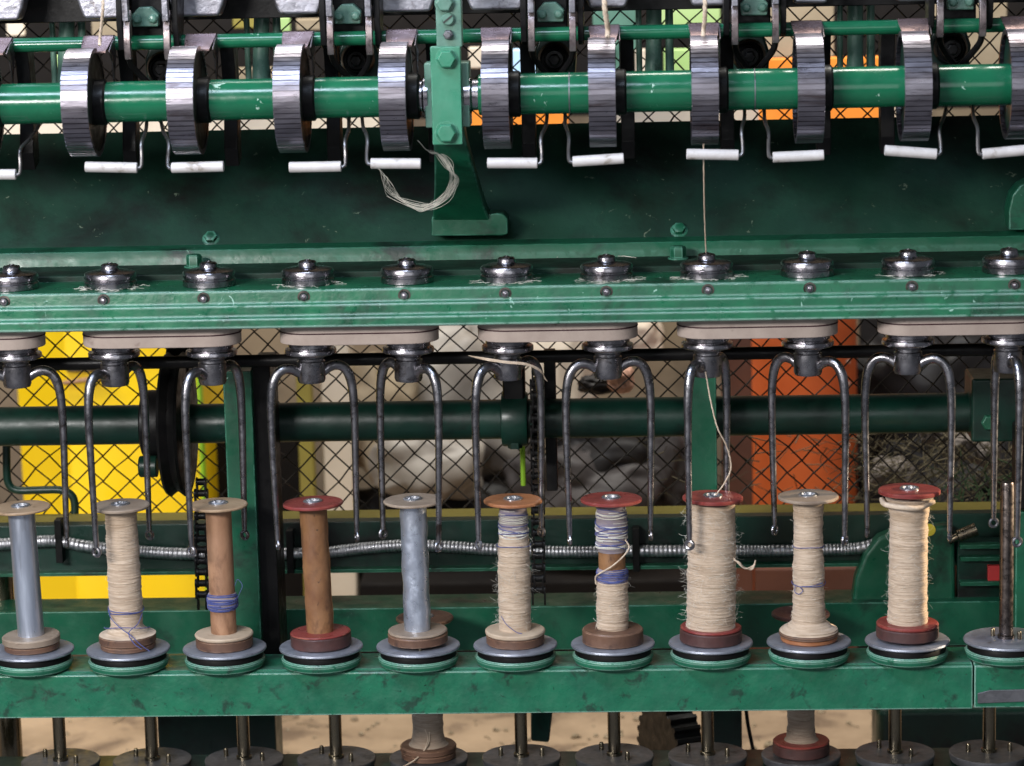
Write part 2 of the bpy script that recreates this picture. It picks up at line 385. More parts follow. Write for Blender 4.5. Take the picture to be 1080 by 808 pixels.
rl = random.Random(21)
for i, n in ((1, 34), (5, 40), (6, 46), (7, 30), (3, 18), (9, 16)):
    b = MB()
    for k in range(n):
        a = rl.uniform(math.pi * 1.05, math.pi * 2.05); r = 28.5 + abs(rl.gauss(0, 4)); z = CAPZ + .6 + abs(rl.gauss(0, .5))
        p = Vector((COLX[i] + r * math.cos(a), max(-38, r * math.sin(a)), z)); d = Vector((rl.gauss(0, 1), rl.gauss(0, .5), 0)).normalized() * rl.uniform(4, 12)
        q = Vector((rl.gauss(0, 2), rl.gauss(0, 1), abs(rl.gauss(0, .6))))
        c_ = catmull([p, p + d * .4 + q, p + d * .8 - q * .5, p + d], 3)
        b.tube([Vector((v.x, max(-39, v.y), max(CAPZ + .3, v.z))) for v in c_], .16, 4)
    tag(b.build('lint', mt['white_strand'], org=(COLX[i], -28, CAPZ), ang=80), 'pale lint by the cap over the ' + SHORT[i], 'lint')

# ------------------------------------------------------------------ drive belts under the rail
def belt(xa, xb, label):
    r = 31.; z0 = CAPZ - 60; z1_ = CAPZ - 37; c = (xa + xb) / 2
    o = (c, 0, z0)
    t = thing('drive_belt', label, 'belt', o, 'canvas drive belts under the rail')
    def loop(rad):
        pts = []
        for k in range(17): a = math.pi / 2 + math.pi * k / 16; pts.append((xa + rad * math.cos(a), rad * math.sin(a)))
        for k in range(17): a = -math.pi / 2 + math.pi * k / 16; pts.append((xb + rad * math.cos(a), rad * math.sin(a)))
        return pts
    def band(ro, ri, za, zb):
        A = loop(ro); B = loop(ri); n = len(A); m = MB()
        vs = [(x, y, za) for x, y in A] + [(x, y, zb) for x, y in A] + [(x, y, zb) for x, y in B] + [(x, y, za) for x, y in B]
        fs = []
        for k in range(n):
            j = (k + 1) % n
            for l in range(4): fs.append((l * n + k, l * n + j, ((l + 1) % 4) * n + j, ((l + 1) % 4) * n + k))
        return m.add(vs, fs)
    band(r, r - 5, z0, z1_).build('webbing', mt['belt'], t, o, bevel=1.2)
    band(r + .5, r - 1, z0 + 11.4, z0 + 12.7).build('seam', mt['belt_line'], t, o)
for a, lb in ((-1, 'canvas belt with dark seam under the rail at the left edge'), (1, 'canvas belt over the yellow cabinet and the black pulley'),
              (3, 'canvas belt linking the flyers of the bare brown and dented silver bobbins'), (5, 'canvas belt just left of the middle green post'),
              (7, 'canvas belt from the middle green post to the orange barrel'), (9, 'canvas belt with dark seam under the rail at the right edge')):
    belt((a - 5) * S, (a - 4) * S, lb)

# ------------------------------------------------------------------ flyers
def make_flyer():
    t = thing('flyer', 'x', 'flyer', (0, 0, 0), 'two-armed steel flyers below the rail')
    MB().lathe([(23, -38), (23, -65), (21, -66), (21, -67), (26.3, -67.5), (26.8, -68.5), (26.8, -72), (25.5, -73), (17, -73)], seg=40).build('pulley', mt['cap'], t)
    MB().lathe([(15.5, -72), (15.5, -76), (13, -77.5), (13, -80), (14.6, -81), (14.6, -100), (13.4, -103), (9, -104)], seg=32).build('hub', mt['steel'], t)
    for s in (1, -1):
        path = [(11, -94), (20, -88.5), (29, -87.5), (36.5, -92), (41.5, -102), (44, -118), (44.8, -140), (44.6, -170), (44, -205), (43.4, -240), (43, -262), (43, -268)]
        pts = catmull([(s * x, 0, z) for x, z in path], 5)
        rr = []
        for k in range(len(pts)):
            u = k / (len(pts) - 1); rr.append(5.2 if u < .35 else 5.2 - 2.7 * ((u - .35) / .65) ** .8)
        arm = MB().tube(pts, rr, 12).build('arm', mt['steel'], t)
        MB().torus((s * 43, 0, -272.5), 4.2, 1.9, 'x', 20, 8).build('eyelet', mt['steel'], arm)
    return t
fl0 = make_flyer()
ANG = [10, 60, 58, 22, -43, 43, 12, 62, -36, -15, -81]
for i in range(11):
    c = fl0 if i == 0 else copy_tree(fl0)
    place(c, COLX[i], 0, CAPZ, R(ANG[i])); c.rotation_euler.x = R(random.gauss(0, .35)); c.rotation_euler.y = R(random.gauss(0, .35))
    c['label'] = 'two-armed steel flyer above the ' + SHORT[i]

# ------------------------------------------------------------------ bobbin rail (the long bar the discs stand on)
BT = -22.; YF = Q(540, 706.5, BT).y; ZB = Zp(752.5, YF)
org = (0, 0, ZB)
bar = thing('bobbin_rail', 'long worn green bar carrying the row of grey discs', 'machine rail', org)
pr = [(YF, ZB), (YF, BT - 2), (YF + 1.5, BT - .6), (YF + 7, BT - .6), (YF + 9.5, BT + .8), (YF + 11, BT), (46, BT), (46, ZB)]
MB().prism(pr, XL, Xp(1026, 730, YF)).build('channel', mt['bar_green'], bar, org, bevel=1)
x = Xp(1026.6, 730, YF)
pr2 = [(y, z) for y, z in pr]; pr2[0] = (YF, ZB + 1)
MB().prism(pr2, x + 1, XR).build('channel', mt['bar_green'], bar, org, bevel=1.2)
b = MB(); p = P(1031, 727, YF); q = P(1100, 741, YF); b.prism([(p.x, q.z), (q.x, q.z + 2), (q.x, p.z), (p.x + 12, p.z - 1), (p.x, p.z - 4)], YF - 1.6, YF + 1, 'xz')
b.build('scuffed_strip', mt['old_plate'], bar, org, bevel=.6)

# spindle discs
def make_disc():
    t = thing('spindle_disc', 'x', 'disc', (0, 0, 0), 'grey discs along the green bar')
    MB().lathe([(41, -4), (43.6, -3.4), (44.2, -2.2), (43.8, -.6), (42.8, 0), (0, 0)], seg=64).build('plate', mt['plate'], t)
    MB().lathe([(39, -11.3), (40, -10.5), (40, -5.5), (39, -4)], seg=48).build('gasket', mt['rubber'], t)
    MB().lathe([(36, -22), (40.5, -19.5), (42.6, -14), (42.4, -12.6), (41, -11)], seg=56).build('base', mt['bar_green'], t)
    return t
d0 = make_disc()
for i in range(11):
    c = d0 if i == 0 else copy_tree(d0)
    place(c, COLX[i], 0, 0, random.uniform(0, 6))
    c['label'] = 'grey disc on a green foot under the ' + SHORT[i]
# the bare spindle with its drive pins
org = (COLX[10], 0, 0)
t = thing('spindle', 'dark steel sleeve standing on the bobbinless disc at the right edge', 'spindle', org)
x = COLX[10]
b = MB(); b.lathe([(9, 0), (9, 3), (7.4, 4), (7.2, 163), (6.2, 166), (2, 166)], (x, 0, 0), seg=28); b.build('sleeve', mt['spindle'], t, org)
for s in (-1, 1):
    MB().lathe([(2.2, 0), (2.2, 7), (1.4, 8.5)], (x + s * 13, -7 * s, 0), seg=12).build('drive_pin', mt['brass'], t, org)

# ------------------------------------------------------------------ bobbins
def flange_disc(t, name, z, r, th, m, seg=56, wob=.4):
    s = random.random() * 6
    f = lambda rr, h, a: rr * (1 + (.008 * math.sin(2 * a + s) + .006 * math.sin(5 * a + s)) * wob)
    return MB().lathe([(8, z), (r - 1, z), (r, z + .8), (r, z + th - 1), (r - 1.1, z + th), (9, z + th + .5), (8, z + th + .3)], seg=seg, fn=f, caps=False).build(name, m, t)
def bush(t, z):
    o = MB().lathe([(8.2, z - .5), (10.2, z), (10.2, z + 1), (9, z + 2), (7, z + 1.6), (6.6, z - 1), (5.5, z - 2)], seg=32, caps=False).build('bush', mt['eye'], t)
    MB().lathe([(6.8, z - 3), (0, z - 3)], seg=24, caps=False).build('bore', mt['hole'], o)
def winding(t, prof, m, amp=.5, n=90, strands=0, sm=None, sr=.36, zr=None, name='yarn_winding'):
    """wound yarn: prof is a list of (z, r) knots"""
    z0, z1_ = prof[0][0], prof[-1][0]
    def rad(z):
        for (a, ra), (b_, rb) in zip(prof, prof[1:]):
            if z <= b_: u = (z - a) / max(1e-6, b_ - a); u = u * u * (3 - 2 * u); return ra + (rb - ra) * u
        return prof[-1][1]
    ph = [random.uniform(0, 6) for _ in range(8)]
    jit = [random.gauss(0, amp) for _ in range(n + 1)]
    def fn(r, h, a):
        k = min(n, max(0, int(round((h - z0) / (z1_ - z0) * n))))
        return r + jit[k] * .35 + .8 * amp * (.5 * math.sin(a + h * .35 + ph[0]) + .45 * math.sin(2 * a - h * .22 + ph[1]) + .3 * math.sin(5 * a + h * .5 + ph[2]))
    b = MB().lathe([(rad(z0 + (z1_ - z0) * k / n), z0 + (z1_ - z0) * k / n) for k in range(n + 1)], seg=48, fn=fn)
    w = b.build(name, m, t, ang=80)
    if strands:
        b = MB()
        for k in range(strands):
            lo, hi = zr or (z0 + 2, z1_ - 2)
            z = random.uniform(lo, hi); tl = random.gauss(0, 2.2); a0 = random.uniform(0, 6.28); ln = random.uniform(2.5, 6.28)
            pts = []
            for q in range(22):
                a = a0 + ln * q / 21; zz = min(z1_, max(z0, z + tl * math.sin(a)))
                r = fn(rad(zz), zz, a) + sr * .6
                pts.append((r * math.cos(a), r * math.sin(a), zz))
            b.tube(pts, sr * random.uniform(.6, 1.1), 5)
        b.build('loose_strands', sm or mt['strand'], t, ang=80)
    return rad
def fuzz(t, rad, z0, z1_, n, ln=7, m=None):
    b = MB()
    for k in range(int(n * 1.8)):
        z = random.uniform(z0, z1_); a = random.uniform(0, 6.28); r = rad(z)
        p = Vector((r * math.cos(a), r * math.sin(a), z)); d = Vector((math.cos(a), math.sin(a), random.uniform(-.6, .6)))
        tn = Vector((-math.sin(a), math.cos(a), 0)) * random.choice((-1, 1)); l = ln * random.uniform(.25, 1.1)
        cu = Vector([random.gauss(0, .8) for _ in range(3)]); pts = [p]
        for q in range(5):
            d = (d * .75 + tn * .35 + cu * .35 + Vector([random.gauss(0, .25) for _ in range(3)])).normalized(); pts.append(pts[-1] + d * l / 4)
        b.tube(catmull(pts, 2), .085, 3, cap=False)
    o = b.build('fibre_fuzz', m or mt['white_strand'], t, ang=80); o['kind'] = 'stuff'; return o
def loops(t, specs, m, name='wrapped_thread', r=.6):
    for (z, rr, tl, a0, ln) in specs:
        pts = []
        for q in range(30):
            a = a0 + ln * q / 29
            pts.append((rr * math.cos(a), rr * math.sin(a), z + tl * math.sin(a * 1. + a0) + .5 * math.sin(3 * a)))
        MB().tube(pts, r * .75, 6).build(name, m, t, ang=80)
def curve_thread(t, pts, m, r=.6, name='loose_thread'):
    return MB().tube(catmull(pts, 6), r * (.7 if m is mt['blue'] else 1), 6).build(name, m, t, ang=80)
def core(t, r, m, z0=8, z1_=150, wob=.0):
    fn = None
    if wob: fn = lambda rr, h, a: rr + wob * math.sin(a * 3 + h * .21) + wob * math.sin(2 * a - h * .13)
    return MB().lathe([(r, z0 + (z1_ - z0) * k / 24) for k in range(25)], seg=40, fn=fn).build('tube', m, t, ang=70)
def foot(t, layers, name='bottom_flange'):
    """layers: (z0, z1, r, material); the first is the flange, the others lie on it"""
    base = None
    for (a, b_, r, m) in layers:
        s = random.random() * 6
        f = lambda rr, h, an: rr * (1 + .006 * math.sin(3 * an + s) + .005 * math.sin(5 * an - s))
        o = MB().lathe([(r - 1.2, a), (r, a + 1.2), (r, b_ - 1.2), (r - 1.2, b_), (6, b_ + .4)], seg=56, fn=f).build(name if base is None else 'layer', m, base or t)
        base = base or o
    return base
BL = ['smooth aluminium bobbin with a thin tan top flange at the left edge',
      'cream wound bobbin with tangled blue thread around its foot',
      'bare tan bobbin with a band of blue thread near its foot',
      'bare brown bobbin with red top and bottom flanges',
      'dented silver bobbin with grey-brown flanges, no yarn on it',
      'cream wound bobbin with bluish strands under an orange-brown top flange',
      'half-bare bobbin with blue and cream strands over brown core',
      'fattest cream bobbin, fuzzy and full, with red flanges',
      'cream bobbin with flared foot and a thin blue loop',
      'cream bobbin with red flanges, its right side in warm sun']
LEAN = [-1.3, -.4, -.2, -1.3, -.3, .4, .3, 1.4, 0, .7]
LEANY = [1.5, .5, .5, -.5, 1.5, .5, .3, 0, .5, -.5]
TZ = 153
def bob(i):
    t = thing('bobbin', BL[i], 'bobbin', (0, 0, 0), 'bobbins standing on the grey discs')
    return t
bobs = []
# 0
t = bob(0); foot(t, [(0, 7, 29, mt['brown_wood']), (7.2, 15, 30.5, mt['grey_wood'])]); core(t, 14, mt['alu']); flange_disc(t, 'top_flange', TZ - 2, 31, 3, mt['tan_wood']); bush(t, TZ + 1.5); bobs.append(t)
# 1
t = bob(1); foot(t, [(0, 6, 29, mt['brown_wood']), (6.2, 15, 30, mt['brown_wood'])]); core(t, 13, mt['brown'])
rd = winding(t, [(15, 30), (17, 22), (24, 17), (60, 17.5), (110, 17), (140, 16.2), (149, 16.5)], mt['yarn'], .45, strands=30); fuzz(t, rd, 18, 140, 40, 5)
flange_disc(t, 'top_flange', TZ - 2, 31, 3.5, mt['grey_wood']); bush(t, TZ + 1.8)
loops(t, [(41, 18.6, 1, .3, 6.1), (42.5, 18.8, -1.5, 2, 5), (22, 24, 5, 3.2, 3.1)], mt['blue'], r=.7)
curve_thread(t, [(-17, -8, 42), (-13, -17, 36), (-3, -22, 27), (9, -26, 19), (18, -27, 10), (27, -25, 2)], mt['blue'], .7)
curve_thread(t, [(18, -6, 38), (15, -18, 30), (6, -24, 22), (12, -30, 12), (20, -31, 6)], mt['blue'], .7); bobs.append(t)
# 2
t = bob(2); foot(t, [(0, 11, 30, mt['brown_wood']), (11.2, 15, 30.8, mt['cream_wood'])]); core(t, 13.5, mt['tan'])
winding(t, [(41, 14.6), (44, 15.6), (52, 15.8), (58, 14.5)], mt['blue_yarn'], .3, 20, 26, mt['blue'], .7, name='thread_band')
curve_thread(t, [(15, -2, 50), (19, -4, 58), (22, -2, 66), (17, 0, 72), (14, -2, 66)], mt['blue'], .45)
flange_disc(t, 'top_flange', TZ - 2, 31, 3, mt['tan_wood']); bush(t, TZ + 1.5); bobs.append(t)
# 3
t = bob(3); foot(t, [(0, 13.5, 32, mt['red_side']), (13.6, 15.2, 31.8, mt['red'])]); core(t, 14.3, mt['brown'], wob=.25); flange_disc(t, 'top_flange', TZ - 2, 31.5, 3.5, mt['red']); bush(t, TZ + 1.8); bobs.append(t)
# 4
t = bob(4); foot(t, [(3, 13, 31.5, mt['brown_wood']), (13.1, 16, 31.2, mt['grey_wood'])]); core(t, 14, mt['dent_alu'], wob=.35); flange_disc(t, 'top_flange', TZ, 31, 3, mt['grey_wood']); bush(t, TZ + 3.4)
MB().lathe([(1.6, 0), (1.6, 6)], (4, -26, 0), seg=10).build('peg', mt['brass'], t); bobs.append(t)
# 5
t = bob(5); foot(t, [(0, 10, 30.5, mt['brown_wood']), (10.2, 15, 31.5, mt['cream_wood'])]); core(t, 13, mt['brown'])
rd = winding(t, [(15, 17), (25, 16.8), (60, 17), (100, 16.6), (118, 15)], mt['yarn'], .5, 70, 30)
winding(t, [(112, 14.5), (120, 15.4), (136, 14.4), (149, 14.4)], mt['blue_yarn'], .4, 30, 24, mt['white_strand'], .55, name='blue_strands')
loops(t, [(130, 15.8, 2, 0, 6), (124, 16, -3, 2, 5), (138, 15.2, 2.5, 3, 4), (106, 17.6, 1, 3, 3.5), (119, 16, 2, 3, 4)], mt['blue'], r=.6)
fuzz(t, rd, 20, 118, 110, 10); flange_disc(t, 'top_flange', TZ - 2, 30.5, 3.5, mt['orange_wood']); bush(t, TZ + 1.8)
curve_thread(t, [(-14, -11, 32), (-8, -16, 24), (2, -20, 17), (8, -22, 16)], mt['blue'], .5); bobs.append(t)
# 6
t = bob(6); foot(t, [(0, 15, 32, mt['brown_wood'])]); core(t, 14, mt['brown'])
rd = winding(t, [(15, 16.5), (20, 17), (45, 16.5), (66, 16.3), (71, 14.4)], mt['yarn'], .5, 50, 26)
winding(t, [(64, 14.6), (68, 16.2), (76, 16.2), (80, 14.3)], mt['blue_yarn'], .4, 20, 14, mt['blue'], .6, name='blue_strands')
winding(t, [(98, 14.3), (103, 16), (122, 16.4), (135, 15.6), (149, 14.8)], mt['blue_yarn'], .5, 40, 34, mt['white_strand'], .6, name='blue_strands')
loops(t, [(108, 17, 2, 1, 6), (126, 17, -3, 2, 5), (137, 16, 2, 3, 5), (118, 17, 2, 3, 4), (71, 17, 1.5, 3, 5), (112, 17.2, -5, 1, 5), (121, 17.2, 5, 2.5, 5), (130, 16.8, 6, 0, 5), (142, 15.8, -3, 1, 6), (104, 17, 4, 4, 5)], mt['blue'], r=.65)
curve_thread(t, [(14, -8, 112), (18, -10, 104), (12, -17, 96), (0, -19, 86), (-12, -15, 78), (-17, -8, 72), (-17, -6, 64)], mt['strand'], .9)
fuzz(t, rd, 18, 70, 60, 6); flange_disc(t, 'top_flange', TZ - 2, 32, 3.5, mt['red']); bush(t, TZ + 1.8); bobs.append(t)
# 7
t = bob(7); foot(t, [(0, 13, 32.5, mt['red_side']), (13.1, 16, 32, mt['red'])]); core(t, 14, mt['brown'])
rd = winding(t, [(16, 26), (30, 25.2), (70, 25.4), (100, 24.8), (135, 23.2), (148, 23.5)], mt['yarn'], .55, 100, 70); fuzz(t, rd, 18, 146, 330, 10.5)
flange_disc(t, 'top_flange', TZ - 2, 31.5, 4, mt['red']); bush(t, TZ + 2.3)
for k in range(3): curve_thread(t, [(22, -12, 92 - k), (28, -14, 86 + k), (34, -12 + 2 * k, 81), (40 + k, -10, 82 - k), (45, -8, 85 + 2 * k)], mt['strand'], .8)
bobs.append(t)
# 8
t = bob(8); foot(t, [(0, 5, 29.5, mt['orange_wood']), (5.1, 10, 31, mt['brown_wood'])]); core(t, 13, mt['brown'])
rd = winding(t, [(10, 30.5), (12, 29.5), (15, 23), (21, 17.6), (50, 16), (78, 16.3), (100, 15), (130, 15), (149, 16.5)], mt['yarn'], .55, 90, 60); fuzz(t, rd, 14, 146, 90, 5)
loops(t, [(62, 17.4, -1.5, 3, 3.6), (101, 16, .8, 3, 3.4)], mt['blue'], r=.6)
curve_thread(t, [(-14, -11, 62), (-15, -12, 55), (-11, -15, 53), (-7, -17, 57), (-9, -16, 61), (2, -18, 62), (14, -12, 64)], mt['blue'], .6)
flange_disc(t, 'top_flange', TZ - 2, 31.5, 3.5, mt['grey_wood']); bush(t, TZ + 1.8); bobs.append(t)
# 9
t = bob(9); foot(t, [(0, 12, 32.5, mt['red_side']), (12.1, 16, 32.3, mt['red'])]); core(t, 14, mt['brown'])
rd = winding(t, [(16, 21), (30, 20.2), (80, 19.8), (120, 19.6), (140, 20.5), (145, 23), (149, 25)], mt['yarn'], .5, 100, 60); fuzz(t, rd, 18, 140, 160, 8)
curve_thread(t, [(24, -8, 146), (8, -25, 143), (-10, -28, 144), (-26, -18, 145), (-28, 2, 146)], mt['strand'], 3)
flange_disc(t, 'top_flange', TZ, 32, 4.5, mt['red']); bush(t, TZ + 5); bobs.append(t)
for i, t in enumerate(bobs):
    place(t, COLX[i], 0, 0.3); t.rotation_euler = (R(LEANY[i]) * .4, R(LEAN[i]), 0)
    if i == 9: t.location.z += .002
# lower, rear row: discs, spindles and two bobbins
YL = 120.; ZL = Zp(797, YL)
XL0 = Xp(550, 797, YL)
LX = [XL0 + (i - 5) * S for i in range(11)]
ZTOP = Zp(705, YL)
def make_low():
    t = thing('lower_spindle_disc', 'x', 'disc', (0, 0, 0), 'worn discs of the lower rear row')
    MB().lathe([(40, -10), (42, -9), (43.6, -3), (43.6, -.8), (42.8, 0), (0, 0)], seg=56).build('plate', mt['old_plate'], t)
    MB().lathe([(8.6, 0), (8.6, 3), (7, 4), (7, ZTOP - ZL)], seg=28).build('spindle', mt['brass'], t)
    for s in (-1, 1): MB().lathe([(2.6, 0), (2.6, 7), (1.8, 9)], (s * 21, -9 * s, 0), seg=12).build('drive_pin', mt['brass'], t)
    return t
l0 = make_low()
for i in range(11):
    c = l0 if i == 0 else copy_tree(l0)
    place(c, LX[i], YL, ZL, random.uniform(-.5, .5) + (math.pi if i == 9 else 0))
    c['label'] = ('worn lower disc carrying the dull bobbin with string' if i == 4 else 'worn lower disc carrying the red-footed bobbin' if i == 8
                  else 'worn lower two-pin disc below the ' + SHORT[i])
def low_bob(i, label, fl, top, yn, r):
    t = thing('bobbin', label, 'bobbin', (0, 0, 0), 'bobbins of the lower rear row')
    foot(t, fl); core(t, r - 3, mt['brown'])
    winding(t, [(14, r + 5), (18, r + 1), (30, r), (100, r - 1), (146, r - 1)], yn, .5, 60, 20, mt['yarn_dull'], .5)
    flange_disc(t, 'top_flange', TZ + 2, 31.5, 4, top); bush(t, TZ + 6)
    place(t, LX[i], YL, ZL + .4); return t
t = low_bob(4, 'dull cream bobbin with a string hanging off its brown foot, lower row', [(0, 7, 30, mt['brown_wood']), (7.2, 14, 31, mt['brown_wood'])], mt['brown_wood'], mt['yarn_dull'], 17)
curve_thread(t, [(-2, -17, 36), (1, -18, 26), (-3, -24, 14), (-12, -30, 6), (-26, -38, 0)], mt['strand'], .8)
curve_thread(t, [(3, -17, 33), (2, -19, 22), (-5, -26, 12), (-16, -33, 4), (-30, -40, -1)], mt['strand'], .8)
t = low_bob(8, 'bare brown bobbin with a red foot, lower row', [(0, 12, 31, mt['red_side']), (12.1, 15, 31, mt['red'])], mt['red_side'], mt['yarn_dull'], 15)
t.children[2].hide_render = False
b = MB(); b.box(XL, XR, 82, 170, ZL - 60, ZL - 11)
tag(b.build('lower_rail', mt['dark_green'], org=(0, 120, ZL - 60), bevel=1.5), 'dark green lower rail under the worn rear discs', 'machine rail')

# ------------------------------------------------------------------ rollers and their shaft
YR = -60.; ZR = Zp(99.6, YR, 524); RR = 57.3 * mmpx(YR, ZR); k_ = mmpx(YR, ZR); RS = 21.6 * k_
RX = [Xp(px, 100, YR) for px in (-22, 88.5, 198, 308.5, 418, 524.5, 635.5, 742.5, 852.5, 963.5, 1074)]
RLAB = ['fluted steel roller cut off by the left edge', 'fluted steel roller fourth to the left of the bearing post', 'fluted steel roller third to the left of the bearing post',
        'fluted steel roller second to the left of the bearing post', 'fluted steel roller just left of the green bearing post', 'fluted steel roller just right of the green bearing post',
        'fluted steel roller under the thick roving, second right of the post', 'fluted steel roller with the yarn running down to a cap',
        'fluted steel roller just right of the yarn-fed roller', 'fluted steel roller second from the right edge', 'fluted steel roller cut off by the right edge']
def make_roller():
    t = thing('fluted_roller', 'x', 'roller', (0, 0, 0), 'fluted rollers on the green shaft')
    w = 13.2; n = 62; b = MB()
    prof = []
    for k in range(n):
        a0 = 2 * math.pi * (k + .0) / n; a1 = 2 * math.pi * (k + .82) / n; a2 = 2 * math.pi * (k + .93) / n
        dr = random.uniform(-.06, .06)
        d2 = random.uniform(-.10, .10)
        prof += [(a0, RR + dr - d2), (a0 * .5 + a1 * .5, RR + dr), (a1, RR + dr + d2), (a1 + .004, RR - 1.6), (a2, RR - 1.6), (a2 + .003, RR - 1.6)]
    m = len(prof); vs = []
    for xx in (-w, w):
        for a, r in prof: vs.append((xx, r * math.cos(a), r * math.sin(a)))
    for xx in (-w, w):
        for a, r in prof: vs.append((xx, (RR - 5) * math.cos(a), (RR - 5) * math.sin(a)))
    fs = []
    for k in range(m):
        j = (k + 1) % m
        fs += [(k, j, m + j, m + k), (k, 2 * m + k, 2 * m + j, j), (m + k, m + j, 3 * m + j, 3 * m + k)]
    b.add(vs, fs); b.build('fluted_rim', mt['flute'], t, ang=12)
    MB().lathe([(RS - 2, -9), (RR - 4.5, -9), (RR - 4.5, 9), (RS - 2, 9)], axis='x', seg=48).build('web', mt['dark_green'], t)
    MB().lathe([(RR - 4.6, 9.2), (RR - 4.6, 12.5), (RS + 2, 12.5)], axis='x', seg=48, caps=False).build('side_cover', mt['black'], t)
    MB().lathe([(RS, 9), (RS + 2.5, 10), (RS + 2.5, 22), (RS, 24)], axis='x', seg=40).build('sleeve', mt['black'], t)
    return t
r0 = make_roller()
for i in range(11):
    c = r0 if i == 0 else copy_tree(r0)
    place(c, RX[i], YR, ZR); c.rotation_euler.x = random.uniform(0, 6)
    c['label'] = RLAB[i]
org = (0, YR, ZR)
sh = thing('roller_shaft', 'glossy green shaft with chipped paint running through the fluted rollers', 'shaft', org)
xa = Xp(437, 100, YR); xb = Xp(505, 100, YR)
MB().cyl((XL, YR, ZR), RS, xa - XL, 'x', 48, .8).build('tube', mt['shaft_green'], sh, org)
MB().cyl((xb, YR, ZR), RS, XR - xb, 'x', 48, .8).build('tube', mt['shaft_green'], sh, org)
MB().lathe([(RS - 5, 0), (RS - 5, 8), (RS - 2, 10), (RS - 2, 14), (RS - 6, 16), (RS - 6, xb - xa - 16), (RS - 2, xb - xa - 14), (RS - 2, xb - xa - 8), (RS - 5, xb - xa - 6), (RS - 5, xb - xa)], (xa, YR, ZR), 'x', 40).build('journal', mt['bright_steel'], sh, org)
for px in (600, 795):
    MB().lathe([(RS + .25, 0), (RS + .25, 1.2)], (Xp(px, 95, YR), YR, ZR), 'x', 48).build('joint_line', mt['old_plate'], sh, org)

# bearing post
org = (Xp(470, 245, 140), 140, CAPZ + 20)
st = thing('bearing_post', 'green bearing post with two large hex bolts standing on the sloping panel', 'bearing post', org)
yb = YR - RS - 10
def B(x0, x1, y0, y1, yy0, yy1, name, m, par=st, bevel=1.2):
    a = P(x0, y0, yy0); c = P(x1, y1, yy0); return MB().box(a.x, c.x, yy0, yy1, c.z, a.z).build(name, m, par, org, bevel=bevel)
B(453.5, 488, 49.5, 152.5, yb, yb + 14, 'front_plate', mt['bright_green'])
B(447, 496, 67, 134, yb + 14.3, yb + 50, 'bearing_block', mt['palegreen'])
B(458, 487.5, -40, 49.5, yb + 3, yb + 22, 'upper_plate', mt['palegreen'])
for px, py, r in ((471, 62, 9.8), (471, 140, 10.2)):
    p = P(px, py, yb); b = MB(); b.lathe([(r + 1.5, 0), (r + 1.5, .8)], (p.x, yb, p.z), 'y', 32); b.hexbolt((p.x, yb - .8, p.z), r, 8); b.build('hex_bolt', mt['bright_green'], st, org, bevel=.8)
p = P(469, 3, yb + 3); b = MB(); b.lathe([(10, 0), (10, 1)], (p.x, yb + 3, p.z), 'y', 28); b.hexbolt((p.x, yb + 2, p.z), 9, 7); b.build('hex_bolt', mt['palegreen'], st, org, bevel=.7)
p = P(472.5, 20, yb + 3); sb = MB().lathe([(6.3, 0), (6.3, 4), (5.2, 5.2)], (p.x, yb + 3, p.z), 'y', 28).build('slotted_screw', mt['palegreen'], st, org)
b = MB(); b.box(-5.6, 5.6, -.6, .6, -.8, .8)
mrot = Matrix.Rotation(R(-38), 3, 'Y')
b.v = [mrot @ v + Vector((p.x, yb + 3 - 5.1, p.z)) for v in b.v]; b.build('slot', mt['hole'], sb, org)
p = P(473, 36.5, yb + 3); b = MB(); b.hexbolt((p.x, yb + 3, p.z), 5.2, 6); b.lathe([(2.6, 6), (2.6, 10)], (p.x, yb + 3, p.z), 'y', 12); b.build('nut', mt['old_plate'], st, org, bevel=.4)
# web: outline in the picture plane, swept back to the panel
def loft(sections):
    """sections: list of (y, outline xz) with equal counts"""
    m = MB(); n = len(sections[0][1]); vs = []; fs = []
    for y, ol in sections: vs += [(x, y, z) for x, z in ol]
    for k in range(len(sections) - 1):
        for i in range(n): fs.append((k * n + i, k * n + (i + 1) % n, (k + 1) * n + (i + 1) % n, (k + 1) * n + i))
    fs += [tuple(range(n))[::-1], tuple(range((len(sections) - 1) * n, len(sections) * n))]
    return m.add(vs, fs)
def rowp(x0, x1, py, Y0, th):
    a = P(x0, py, Y0); c = P(x1, py, Y0); return [(a.x, Y0, a.z), (c.x, Y0, c.z), (c.x, Y0 + th, c.z), (a.x, Y0 + th, a.z)]
rows = [rowp(457, 487, 120, yb + 20, 30), rowp(457, 492, 150, yb + 34, 30), rowp(458, 499, 175, yb + 66, 34), rowp(458, 505, 198, 65, 40), rowp(457, 511, 218, 110, 44), rowp(456, 517, 232, 128, 45), rowp(456, 519, 240, 140, 40)]
m_ = MB(); vs = [v for r in rows for v in r]; fs = [(3, 2, 1, 0), tuple(range(len(vs) - 4, len(vs)))]
for k in range(len(rows) - 1):
    for i in range(4): fs.append((k * 4 + i, k * 4 + (i + 1) % 4, k * 4 + 4 + (i + 1) % 4, k * 4 + 4 + i))
m_.add(vs, fs).build('web', mt['green'], st, org, bevel=2.5, ang=50)
a = P(455, 236, 130)
pts = [(455, 249), (455, 230), (459, 224), (492, 222), (507, 223), (513, 226), (524, 225), (531, 226), (535.5, 231), (535.5, 247), (530, 248.5)]
MB().prism([((P(x, y, 128)).x, P(x, y, 128).z) for x, y in pts], 128, 165, 'xz').build('foot', mt['green'], st, org, bevel=1.5)
